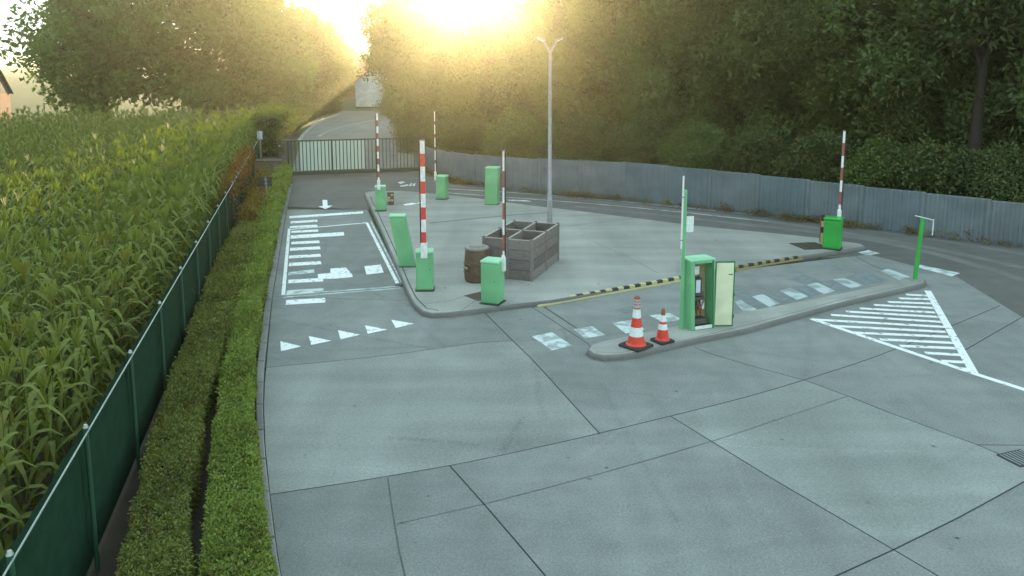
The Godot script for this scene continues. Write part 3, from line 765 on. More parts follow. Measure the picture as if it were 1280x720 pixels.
	var inner := smooth_line([Vector2(-1.35, -5.2)] + [Vector2(-2.820, -8.861), Vector2(-3.010, -9.342), Vector2(-3.504, -10.673), Vector2(-4.020, -12.122), Vector2(-4.516, -13.639), Vector2(-4.963, -15.132), Vector2(-5.332, -16.469), Vector2(-6.434, -20.590), Vector2(-7.194, -23.624), Vector2(-8.317, -28.050), Vector2(-9.661, -33.453), Vector2(-11.275, -40.224)], false, 0.25)
	var outer := smooth_line([Vector2(-1.55, -5.2)] + [Vector2(-2.947, -8.861), Vector2(-3.138, -9.342), Vector2(-3.632, -10.673), Vector2(-4.157, -12.122), Vector2(-4.676, -13.639), Vector2(-5.139, -15.132), Vector2(-5.515, -16.469), Vector2(-6.628, -20.590), Vector2(-7.390, -23.624), Vector2(-8.519, -28.050), Vector2(-9.885, -33.453), Vector2(-11.481, -40.224)], false, 0.25)
	var run := 0.0; var from := 0
	for i in range(1, inner.size()):
		run += inner[i].distance_to(inner[i - 1])
		if run > 1.0 or i == inner.size() - 1:
			var poly := PackedVector2Array()
			for j in range(from, i + 1): poly.append(inner[j])
			for j in range(i, from - 1, -1):
				var f := float(j) / (inner.size() - 1) * (outer.size() - 1)
				var o := int(f)
				poly.append(outer[o].lerp(outer[mini(o + 1, outer.size() - 1)], f - o))
			s = begin(); prism(s, inset(poly, 0.013), -0.1, 0.085 + rng.randf_range(-0.004, 0.004), 0.022)
			put("kerb_stone", s, M.kerb if rng.randf() < 0.6 else M.kerb_dark, kn)
			run = 0.0; from = i

func build_left_lane() -> void:
	# concrete apron and the weighbridge's deck in its steel frame
	var s := begin()
	prism(s, pv([Vector2(-9.661, -33.453), Vector2(-8.317, -28.050), Vector2(-7.194, -23.624), Vector2(-6.443, -20.619), Vector2(-2.754, -20.255), Vector2(-2.681, -20.516), Vector2(-5.190, -29.602), Vector2(-6.223, -33.453)]), -0.05, -0.001)
	tag(put("lane_apron", s, M.lane), "grey concrete apron round the weighbridge", "", "", "structure")
	var w := thing("weighbridge", "weighbridge deck in the lane with white painted bars, between hedge and barriers", "weighbridge")
	s = begin(); prism(s, pv([Vector2(-8.355, -29.235), Vector2(-5.708, -30.521), Vector2(-3.215, -21.635), Vector2(-6.197, -20.738)]), -0.03, 0.004); put("deck", s, M.deck, w)
	for e in [[Vector2(-8.375, -29.308), Vector2(-5.722, -30.600), 0.10], [Vector2(-5.722, -30.600), Vector2(-3.193, -21.635), 0.10], [Vector2(-8.461, -29.454), Vector2(-6.197, -20.738), 0.10]]:
		s = begin(); prism(s, pv(bar_poly(e[0], e[1], e[2])), -0.02, 0.008); put("edge_line", s, M.paint, w)
	for e in [[Vector2(-6.214, -20.723), Vector2(-3.153, -21.595), 0.07], [Vector2(-6.155, -20.516), Vector2(-3.103, -21.394), 0.06], [Vector2(-5.607, -30.840), Vector2(-3.119, -21.840), 0.05]]:
		s = begin(); prism(s, pv(bar_poly(e[0], e[1], e[2])), -0.02, 0.012); put("steel_edge", s, M.paint_worn, w)
	var marks := structure("lane_markings", "white arrow and stop line before the weighbridge")
	paint(marks, "stop_line", [Vector2(-9.163, -31.974), Vector2(-6.319, -33.043), Vector2(-6.231, -32.571), Vector2(-9.030, -31.497)], 0.004, M.paint)
	paint(marks, "arrow", [Vector2(-8.722, -35.875), Vector2(-8.501, -35.875), Vector2(-8.148, -34.422), Vector2(-7.936, -34.422), Vector2(-8.033, -33.548), Vector2(-8.507, -34.224), Vector2(-8.337, -34.323)], 0.003, M.paint)
	for b in [[[Vector2(-8.788, -30.859), Vector2(-7.822, -31.191), Vector2(-7.700, -30.766), Vector2(-8.691, -30.442)], 0], [[Vector2(-8.557, -29.924), Vector2(-7.579, -30.192), Vector2(-7.463, -29.792), Vector2(-8.465, -29.531)], 0], [[Vector2(-8.260, -29.043), Vector2(-7.325, -29.296), Vector2(-7.216, -28.917), Vector2(-8.175, -28.671)], 0], [[Vector2(-8.072, -28.270), Vector2(-6.259, -28.835), Vector2(-6.115, -28.230), Vector2(-7.928, -27.686)], 0], [[Vector2(-7.752, -27.199), Vector2(-6.830, -27.422), Vector2(-6.716, -27.018), Vector2(-7.658, -26.801)], 0], [[Vector2(-7.540, -26.258), Vector2(-6.584, -26.500), Vector2(-6.469, -26.087), Vector2(-7.443, -25.851)], 0], [[Vector2(-7.268, -25.169), Vector2(-6.310, -25.425), Vector2(-6.203, -25.043), Vector2(-7.179, -24.794)], 0], [[Vector2(-7.005, -24.223), Vector2(-6.064, -24.460), Vector2(-5.951, -24.047), Vector2(-6.907, -23.817)], 0], [[Vector2(-6.720, -23.125), Vector2(-6.023, -23.425), Vector2(-5.915, -23.044), Vector2(-6.631, -22.755)], 1], [[Vector2(-6.478, -22.256), Vector2(-5.532, -22.458), Vector2(-5.429, -22.083), Vector2(-6.388, -21.887)], 0], [[Vector2(-6.220, -21.172), Vector2(-5.262, -21.401), Vector2(-5.153, -20.991), Vector2(-6.119, -20.771)], 1], [[Vector2(-5.981, -20.257), Vector2(-4.999, -20.469), Vector2(-4.889, -20.051), Vector2(-5.878, -19.848)], 0], [[Vector2(-6.244, -22.780), Vector2(-5.812, -22.938), Vector2(-5.710, -22.573), Vector2(-6.163, -22.420)], 2]]:
		paint(w, "bar", b[0], 0.0095, [M.paint, M.paint_worn, M.paint_dark][b[1]])
	paint(w, "white_block", [Vector2(-5.785, -22.878), Vector2(-5.435, -23.014), Vector2(-5.552, -23.528), Vector2(-5.117, -23.672), Vector2(-4.761, -22.878), Vector2(-4.675, -22.565), Vector2(-5.130, -22.391), Vector2(-5.633, -22.347)], 0.009, M.paint)
	paint(w, "white_block", [Vector2(-4.566, -23.817), Vector2(-4.091, -24.014), Vector2(-3.850, -23.060), Vector2(-4.325, -22.833)], 0.009, M.paint)
	s = begin(true); lathe(s, Vector3(-3.170, 0.000, -21.717), [Vector2(0.15, -0.02), Vector2(0.15, 0.02), Vector2(0.12, 0.035), Vector2(0.001, 0.04)], 14)
	put("corner_cap", s, M.dark_steel, w)

func build_islands() -> void:
	# big island: one slab with rounded kerb, a groove across it, plates and marks
	var s := begin()
	var edge := smooth_line([Vector2(-7.030, -37.194), Vector2(-6.820, -37.624), Vector2(-5.418, -37.794), Vector2(-3.598, -36.959), Vector2(-1.461, -35.610), Vector2(0.697, -33.953), Vector2(2.683, -32.622), Vector2(5.088, -30.887), Vector2(7.256, -29.324), Vector2(9.331, -28.248), Vector2(11.211, -27.118), Vector2(11.950, -26.372), Vector2(11.900, -26.013), Vector2(11.137, -25.607), Vector2(9.285, -24.669), Vector2(7.079, -23.501), Vector2(4.838, -22.129), Vector2(2.841, -20.941), Vector2(1.039, -19.870), Vector2(0.000, -19.491), Vector2(-0.999, -19.060), Vector2(-1.580, -18.836), Vector2(-1.968, -18.772), Vector2(-2.246, -18.963), Vector2(-2.518, -19.559), Vector2(-2.864, -20.787), Vector2(-3.837, -24.669), Vector2(-5.378, -30.724)], true, 0.6)
	prism(s, edge, -0.05, 0.12, 0.05, true, false)
	var isl := structure("traffic_island", "large raised concrete island carrying the barriers")
	put("slab", s, M.island, isl)
	s = begin(); prism(s, edge, -0.05, 0.12, 0.05, false); put("kerb", s, M.kerb_face_shaded, isl)
	s = begin(); prism(s, strip_poly(edge + PackedVector2Array([edge[0]]), 0.035), -0.01, 0.003); put("foot_joint", s, M.joint, isl)
	s = begin(); prism(s, strip_poly(smooth_line([Vector2(-6.542, -36.049), Vector2(-5.021, -30.086), Vector2(-3.658, -24.669), Vector2(-2.805, -21.177), Vector2(-2.465, -19.976), Vector2(-2.154, -19.224), Vector2(-1.834, -19.028)], false, 0.6), 0.016), 0.1, 0.1225); put("kerb_joint", s, M.joint, isl)
	s = begin(); prism(s, strip_poly(smooth_line([Vector2(-3.207, -29.930), Vector2(-1.275, -30.970), Vector2(0.326, -31.732), Vector2(1.654, -32.171)], false, 2.0), 0.085), 0.1, 0.123); put("groove", s, M.groove, isl)
	for l in [[Vector2(2.820, -26.740), Vector2(3.596, -24.776), Vector2(4.281, -22.614)], [Vector2(-1.207, -20.264), Vector2(-1.618, -19.835), Vector2(-2.252, -19.559)], [Vector2(-0.973, -19.800), Vector2(-1.256, -19.028)]]:
		s = begin(); prism(s, strip_poly(smooth_line(l, false, 1.0), 0.012), 0.1, 0.1225); put("joint", s, M.kerb_dark, isl)
	paint(isl, "pale_mark", [Vector2(-4.755, -34.052), Vector2(-4.453, -34.434), Vector2(-4.191, -34.312), Vector2(-4.119, -34.597), Vector2(-4.029, -34.434), Vector2(-4.358, -33.953), Vector2(-4.650, -33.795)], 0.124, M.paint)
	s = begin(); prism(s, pv([Vector2(-1.273, -20.300), Vector2(-0.820, -20.673), Vector2(-0.620, -20.485), Vector2(-0.603, -19.870), Vector2(-0.913, -19.835)]), 0.1, 0.127); put("cover_plate", s, M.brown_plate, isl)
	# dark grid plate by the bright green barrier
	var pl := thing("grid_cover", "dark iron grid cover in the pavement beside the bright green barrier", "manhole cover", Vector3(10.038, 0.120, -26.072), 0.2)
	s = begin(); box(s, Vector3(0, 0.004, 0), Vector3(0.95, 0.02, 0.95), 0.004); put("frame", s, M.joint, pl)
	for i in 3:
		for j in 3:
			s = begin(); box(s, Vector3(-0.29 + i * 0.29, 0.014, -0.29 + j * 0.29), Vector3(0.25, 0.014, 0.25), 0.005); put("plate", s, M.brown_plate, pl)
	# black and yellow edge guard along the island's front kerb, block by block
	var g := thing("kerb_guard", "black and yellow striped guard along the island's front kerb", "kerb guard")
	var l := smooth_line([Vector2(0.659, -19.671), Vector2(1.042, -19.903), Vector2(2.842, -20.935), Vector2(4.838, -22.108), Vector2(7.076, -23.471), Vector2(9.291, -24.666)], false, 0.05)
	s = begin(); prism(s, strip_poly(l.slice(0, int(l.size() * 0.52)), 0.035), 0.0, 0.05, 0.008); put("rail", s, M.yellow, g)
	s = begin(); prism(s, strip_poly(l.slice(int(l.size() * 0.52) - 1), 0.034), 0.0, 0.05, 0.008); put("rail", s, M.yellow_worn, g)
	var acc := 0.0; var from := 0; var n := 0
	for i in range(1, l.size()):
		acc += l[i].distance_to(l[i - 1])
		if acc >= 0.17:
			var p0 := l[from]; var p1 := l[i]
			var dir := (p1 - p0).normalized(); var nn := Vector2(dir.y, -dir.x)
			if nn.y > 0: nn = -nn
			var mid := (p0 + p1) * 0.5
			var black := n % 2 == 0
			s = begin()
			box(s, Vector3(mid.x + nn.x * (0.058 if black else 0.06), 0.092, mid.y + nn.y * (0.058 if black else 0.06)), Vector3(acc - 0.004, 0.085, 0.10), 0.012, Basis(Vector3.UP, -dir.angle()))
			var worn := i > l.size() * 0.52
			if n > 4: put("black_block" if black else "yellow_block", s, M.black if black else (M.yellow_worn if worn else M.yellow), g)
			n += 1; acc = 0.0; from = i
	# narrow island at the right-hand lane
	s = begin()
	edge = smooth_line([Vector2(1.609, -16.294), Vector2(1.697, -16.587), Vector2(1.950, -16.814), Vector2(2.929, -17.395), Vector2(4.177, -18.073), Vector2(5.529, -18.836), Vector2(7.468, -19.835), Vector2(9.649, -21.019), Vector2(11.251, -21.957), Vector2(11.774, -22.086), Vector2(11.780, -21.830), Vector2(11.563, -21.499), Vector2(10.726, -20.980), Vector2(8.699, -19.800), Vector2(6.566, -18.401), Vector2(5.365, -17.588), Vector2(4.316, -17.074), Vector2(3.114, -16.390), Vector2(2.366, -15.986), Vector2(1.935, -15.917), Vector2(1.697, -16.056)], true, 0.4)
	prism(s, edge, -0.05, 0.12, 0.05, true, false)
	var isl2 := structure("traffic_island", "narrow raised concrete island with rounded ends")
	put("slab", s, M.island, isl2)
	s = begin(); prism(s, edge, -0.05, 0.12, 0.05, false); put("kerb", s, M.kerb_face_shaded, isl2)
	s = begin(); prism(s, strip_poly(edge + PackedVector2Array([edge[0]]), 0.03), -0.01, 0.003); put("foot_joint", s, M.joint, isl2)
	s = begin(); prism(s, strip_poly(smooth_line([Vector2(1.791, -16.150), Vector2(2.351, -16.127), Vector2(3.334, -16.637), Vector2(4.774, -17.450), Vector2(6.650, -18.647), Vector2(8.817, -20.083), Vector2(10.881, -21.296)], false, 0.6), 0.012), 0.1, 0.1225); put("kerb_joint", s, M.kerb_dark, isl2)

func build_fences() -> void:
	# grey concrete panel fence at the back, panel by panel
	var f := thing("panel_fence", "long grey concrete panel fence under the trees", "fence")
	var base := smooth_line([Vector2(-4.946, -45.737), Vector2(-3.475, -42.504), Vector2(-0.805, -39.299), Vector2(2.296, -37.335), Vector2(5.837, -35.554), Vector2(8.915, -33.359), Vector2(11.583, -31.247), Vector2(13.908, -29.308), Vector2(16.006, -27.653), Vector2(17.593, -26.348), Vector2(19.660, -24.941), Vector2(21.281, -23.817)], false, 0.25)
	var heights := [1.35, 1.45, 1.55, 1.62, 1.70, 1.75, 1.70, 1.66, 1.60, 1.55, 1.5, 1.45]
	var run := 0.0; var from := 0; var k := 0; var total := 0.0
	for i in range(1, base.size()): total += base[i].distance_to(base[i - 1])
	var done := 0.0
	for i in range(1, base.size()):
		run += base[i].distance_to(base[i - 1])
		if run >= 1.9 or i == base.size() - 1:
			var a := base[from]; var b := base[i]
			var d := (b - a).normalized(); var yaw := -d.angle(); var mid := (a + b) * 0.5
			done += run
			var hf := done / total * (heights.size() - 1)
			var h: float = lerpf(heights[int(hf)], heights[mini(int(hf) + 1, heights.size() - 1)], hf - int(hf)) + rng.randf_range(-0.008, 0.008)
			var basis := Basis(Vector3.UP, yaw)
			var s := begin()
			box(s, Vector3(mid.x, h * 0.5 - 0.05, mid.y), Vector3(a.distance_to(b) - 0.07, h + 0.1, 0.06), 0.008, basis)
			for q in 7:   # upright ribs of the panel
				var off := (q - 3) * a.distance_to(b) / 7.3
				box(s, Vector3(mid.x, h * 0.5, mid.y) + basis * Vector3(off, 0, 0.036), Vector3(0.13, h - 0.04, 0.038), 0.025, basis)
			put("panel", s, M.panel[rng.randi() % 4], f)
			s = begin(); box(s, Vector3(a.x, h * 0.5 - 0.03, a.y), Vector3(0.12, h + 0.12, 0.13), 0.015, basis); put("post", s, M.panel[2], f)
			run = 0.0; from = i; k += 1
	# ragged dry weeds along its foot
	var places: Array = []; var tones: Array = []
	var r := RandomNumberGenerator.new(); r.seed = 77
	for i in 480:
		var q := r.randi_range(0, base.size() - 2)
		var dens := 0.5 + 0.5 * sin(q * 0.13) * sin(q * 0.041 + 1.0)
		if r.randf() > dens + 0.12: continue
		var p := base[q].lerp(base[q + 1], r.randf())
		var off := absf(r.randfn()) * 0.28 + 0.12
		var z := r.randf_range(0.25, 0.75)
		places.append(Transform3D(Basis(Vector3(r.randfn(), r.randfn(), r.randfn()).normalized(), r.randf() * TAU).scaled(Vector3(z, z * 0.8, z)), Vector3(p.x - off * 0.25, 0.06 + 0.15 * z, p.y + off)))
		var t := r.randf_range(0.6, 1.2)
		tones.append(Color(t, t * r.randf_range(0.8, 1.1), t * 0.8))
	var weeds := crown(places, "shrub", M.dry, tones)
	hang("dry_weeds", weeds, self)
	tag(weeds, "dry yellow weeds along the foot of the grey fence", "weeds", "", "stuff")
	# fence with green windbreak cloth at the left, beside the maize
	var wf := thing("windbreak_fence", "wire fence covered in dark green windbreak cloth beside the maize", "fence")
	var top := begin(true)
	var pts: Array = []; var rad: Array = []
	var n := 18
	for i in n:
		var d0 := 4.0 + i * 2.5
		var p := Vector3(-4.9 - 0.2615 * (d0 - 8.07), 0, -d0)
		var d1 := d0 + 2.5
		var p1 := Vector3(-4.9 - 0.2615 * (d1 - 8.07), 0, -d1)
		var s := begin(true); tube(s, [p + Vector3(0, -0.1, 0), p + Vector3(0, 1.86, 0)], [0.03, 0.03], 8); put("post", s, M.post_green, wf)
		s = begin(true); tube(s, [p + Vector3(0, 1.86, 0), p + Vector3(0, 1.9, 0)], [0.036, 0.02], 8); put("post_cap", s, M.wire, wf)
		if i < n - 1:
			s = begin(true)
			var cols := 8; var rows := 5
			for a in cols:
				for b in rows:
					var c: Array = []
					for q in [[0, 0], [1, 0], [1, 1], [0, 1]]:
						var u := float(a + q[0]) / cols; var v := float(b + q[1]) / rows
						var bulge := 0.05 * sin(PI * u) * sin(PI * v) + 0.012 * sin(u * 19.0 + i) * sin(v * 5.0)
						c.append(p.lerp(p1, u) + Vector3(-0.085 + bulge, 0.05 + v * (1.74 - 0.035 * sin(PI * u)), 0.01))
					quad(s, c[0], c[1], c[2], c[3], Vector3.RIGHT)
			put("cloth", s, M.net, wf)
		pts.append(p + Vector3(0.03, 1.82, 0)); rad.append(0.012)
	tube(top, pts, rad, 6); put("top_wire", top, M.wire, wf)
	# hedges
	var left := PackedVector2Array(); var right := PackedVector2Array(); var l2 := PackedVector2Array(); var r2 := PackedVector2Array()
	var kerb := smooth_line([Vector2(-1.6, -5.2)] + [Vector2(-2.967, -8.861), Vector2(-3.153, -9.342), Vector2(-3.655, -10.673), Vector2(-4.183, -12.122), Vector2(-4.705, -13.639), Vector2(-5.172, -15.132), Vector2(-5.550, -16.469), Vector2(-6.671, -20.590), Vector2(-7.439, -23.624), Vector2(-8.577, -28.050), Vector2(-9.953, -33.453), Vector2(-11.563, -40.224), Vector2(-12.244, -43.115)], false, 0.25)
	var top1 := smooth_line([Vector2(-2.2, -5.0)] + [Vector2(-3.392, -7.975), Vector2(-3.779, -9.057), Vector2(-4.370, -10.910), Vector2(-5.218, -13.619), Vector2(-6.762, -19.291), Vector2(-8.140, -25.006), Vector2(-10.109, -32.094), Vector2(-12.534, -41.798)], false, 0.25)
	var top2a := smooth_line([Vector2(-3.0, -5.0)] + [Vector2(-4.298, -8.004), Vector2(-4.880, -9.544), Vector2(-6.165, -13.668), Vector2(-8.785, -23.428), Vector2(-10.028, -29.549), Vector2(-11.371, -34.477)], false, 0.25)
	var top2b := smooth_line([Vector2(-2.5, -5.0)] + [Vector2(-3.608, -8.004), Vector2(-4.216, -9.544), Vector2(-5.483, -13.668), Vector2(-6.799, -19.217), Vector2(-8.016, -24.290), Vector2(-9.720, -30.216)], false, 0.25)
	var at_z := func(l: PackedVector2Array, z: float) -> float:
		for i in range(1, l.size()):
			if l[i].y <= z:
				return lerpf(l[i - 1].x, l[i].x, clampf((z - l[i - 1].y) / minf(l[i].y - l[i - 1].y, -0.001), 0, 1))
		return l[-1].x + 0.28 * (z - l[-1].y)
	for d in range(0, 78):
		var z := -5.4 - d * 0.5
		var kx: float = at_z.call(kerb, z)
		right.append(Vector2(kx - 0.03, z)); left.append(Vector2(minf(kx - 0.45, at_z.call(top1, z)), z))
		var x2: float = minf(left[-1].x - 0.1, at_z.call(top2b, z))
		r2.append(Vector2(x2, z)); l2.append(Vector2(minf(x2 - 0.4, at_z.call(top2a, z)), z))
	hedge("low bright green clipped hedge right beside the kerb", left, right, 0.62, M.hedge, 110.0, 5)
	hedge("duller brownish clipped hedge between the kerbside hedge and the windbreak fence", l2.slice(0, 58), r2.slice(0, 58), 0.60, M.hedge_dull, 85.0, 6)

func build_trees() -> void:
	# clipped hedges by the gate and along the road beyond it
	var hl := PackedVector2Array(); var hr := PackedVector2Array()
	for i in 9:
		var d := 53.5 + i * 1.2
		hl.append(Vector2(-0.302 * d - 1.0, -d)); hr.append(Vector2(-0.302 * d + 0.35, -d))
	hedge("tall dark green hedge block behind the gate's hedge-side post", hl, hr, 2.7, M.leaf_pale, 60.0, 41)
	var along := smooth_line([Vector2(-18.058, -66.961), Vector2(-20.344, -80.127), Vector2(-21.516, -89.478), Vector2(-22.251, -99.306), Vector2(-21.908, -105.427)], false, 1.5)
	hl = PackedVector2Array(); hr = PackedVector2Array()
	for q in along:
		hr.append(q + Vector2(-1.1, 0)); hl.append(q + Vector2(-3.2, 0))
	hedge("long dark hedge along the left of the road beyond the gate", hl, hr, 2.3, M.leaf, 50.0, 42)
	# belt of trees behind the grey fence, from the gate round to the right-hand edge
	var g := "trees behind the grey panel fence"
	var list := [
		["broad_tree", "backlit tree whose left edge overhangs the road beyond the gate", 514, 62.0, 12.4, 3.5, 0.30, "broad", "leaf", 950, 0.18],
		["broad_tree", "tree under the setting sun, left of the tall barrier arm by the gate end", 556, 58.0, 10.7, 4.4, 0.04, "broad", "leaf", 1000, 0.22],
		["slender_tree", "thin-leaved tree in the sun's glare left of the lamp post", 622, 56.0, 10.4, 4.2, 0.04, "fine", "leaf_pale", 1000, 0.22],
		["broad_tree", "tree rising directly behind the lamp post's double head", 690, 53.0, 12.2, 5.2, 0.04, "broad", "leaf", 1200, 0.0],
		["slender_tree", "thin-leaved willow-like tree just right of the lamp post", 765, 49.0, 13.0, 5.0, 0.04, "fine", "leaf_pale", 1200, 0.0],
		["broad_tree", "broad tree behind the fence, above the thin green post", 845, 46.5, 13.2, 5.0, 0.03, "broad", "leaf_dark", 1250, 0.0],
		["slender_tree", "feathery tree between the thin green post and the bright green barrier", 925, 43.0, 13.4, 4.8, 0.03, "fine", "leaf", 1250, 0.0],
		["broad_tree", "broad tree left of the bright green barrier's raised arm", 1005, 41.0, 13.5, 4.8, 0.03, "broad", "leaf_dark", 1250, 0.0],
		["slender_tree", "feathery tree right of the bright green barrier's raised arm", 1085, 39.0, 13.8, 4.8, 0.03, "fine", "leaf", 1250, 0.0],
		["broad_tree", "dark broad tree above the green sign post", 1160, 37.5, 13.5, 4.5, 0.03, "broad", "leaf_dark", 1200, 0.0],
		["broad_tree", "dark tree with a bare trunk at the right-hand end of the tree belt", 1226, 33.5, 14.0, 4.2, 0.5, "broad", "leaf_dark", 800, 0.0],
		["broad_tree", "tree beyond the right-hand edge of the yard", 1345, 33.5, 13.0, 4.6, 0.03, "broad", "leaf_dark", 900, 0.0],
		["broad_tree", "tall tree in the second row behind the lamp post", 735, 62.0, 14.5, 6.0, 0.03, "far", "leaf", 700, 0.0],
		["broad_tree", "tall tree in the second row behind the feathery tree at the middle of the belt", 905, 56.0, 16.0, 6.2, 0.03, "far", "leaf_dark", 800, 0.0],
		["broad_tree", "tall tree in the second row above the bright green barrier", 1060, 52.0, 16.0, 6.2, 0.03, "far", "leaf_dark", 800, 0.0],
		["broad_tree", "tall tree in the second row at the right-hand end", 1200, 49.0, 16.0, 6.2, 0.03, "far", "leaf_dark", 800, 0.0]]
	var k := 0
	for e in list:
		var d: float = e[3]
		tree(e[0], e[1], g, Vector3((e[2] - 640.0) / 1000.0 * d, -0.06, -d), e[4], e[5], e[6], e[7], M[e[8]], e[9], 100 + k, e[10]); k += 1
	# shrubs pressed against the fence
	var sh := [["shrub behind the fence at its gate end, catching yellow light", 520, 56.0, 3.0, 1.9], ["shrub left of the tall ticket cabinet, over the fence", 578, 48.5, 3.4, 2.3], ["shrub over the fence between ticket cabinet and lamp post", 648, 46.0, 3.6, 2.4], ["shrub over the fence just right of the lamp post", 728, 43.0, 3.4, 2.3], ["shrub over the fence left of the thin green post", 800, 41.0, 3.5, 2.3], ["shrub over the fence right of the thin green post", 878, 39.0, 3.4, 2.2], ["shrub over the fence at the middle of its right half", 955, 37.0, 3.4, 2.2], ["shrub over the fence behind the bright green barrier", 1030, 35.0, 3.3, 2.1], ["shrub over the fence left of the green sign post", 1105, 33.0, 3.2, 2.0], ["shrub over the fence right of the green sign post", 1180, 31.5, 3.2, 2.0], ["shrub over the fence at the right-hand edge", 1262, 30.0, 3.1, 1.9]]
	for e in sh:
		var d: float = e[2]
		tree("shrub", e[0], "shrubs behind the grey panel fence", Vector3((e[1] - 640.0) / 1000.0 * d, -0.06, -d), e[3], e[4], 0.0, "shrub", M.leaf_shrub if k % 3 else M.leaf_dark, 560, 200 + k); k += 1
	# trees left of the road and far away
	var far := [
		["large rounded tree at the far left, behind the maize", -41.0, 80.0, 17.0, 8.0, 0.06, "leaf_far"],
		["tall tree in the middle of the left-hand group", -32.5, 84.0, 18.0, 7.5, 0.05, "leaf_far"],
		["tree of the left-hand group just left of the gate", -28.5, 92.0, 15.0, 6.6, 0.04, "leaf_far"],
		["tree of the left-hand group above the road's left kerb", -27.0, 103.0, 13.8, 5.6, 0.03, "leaf_pale"],
		["pale small tree beside the road beyond the gate", -29.3, 126.0, 10.2, 4.8, 0.03, "leaf_pale"],
		["low tree farther along the left of the road", -36.0, 165.0, 10.5, 6.0, 0.03, "leaf_pale"],
		["added tree behind the white house, blocking low sun from the yard", -13.5, 138.0, 18.0, 6.5, 0.03, "leaf_far"],  # added to block the low sun from the asphalt by the gate
		["small tree behind the white house at the road's end", -42.0, 190.0, 17.0, 8.0, 0.03, "leaf"],
		["distant tree right of the red-roofed house", -30.0, 200.0, 13.0, 7.0, 0.03, "leaf"]]
	for e in far:
		tree("far_tree", e[0], "trees beyond the gate and the field", Vector3(e[1], -0.06, -e[2]), e[3], e[4], e[5], "far", M[e[6]], 650, 300 + k); k += 1
	# scrub beside the road beyond the gate
	var low := [["dark hedge-like bush under the trees left of the road", -31.0, 98.0, 3.6, 3.4], ["bush at the road's bend beyond the gate", -26.0, 104.0, 3.2, 3.0], ["bush by the side street left of the white house", -28.5, 112.0, 3.4, 3.2], ["pale bush behind the gate's left post", -21.5, 70.0, 2.3, 1.9], ["bush between the gate and the maize field", -20.5, 58.0, 2.5, 1.6], ["yellow-lit bush right of the road beyond the gate", -9.2, 72.0, 3.0, 2.2], ["low bush at the right of the side street", -13.5, 92.0, 2.6, 2.4], ["bush before the right half of the white house", -14.8, 104.0, 4.6, 3.4]]
	for e in low:
		tree("bush", e[0], "bushes beside the road beyond the gate", Vector3(e[1], -0.06, -e[2]), e[3], e[4], 0.0, "shrub", M.leaf_pale if k % 2 else M.leaf, 330, 400 + k); k += 1

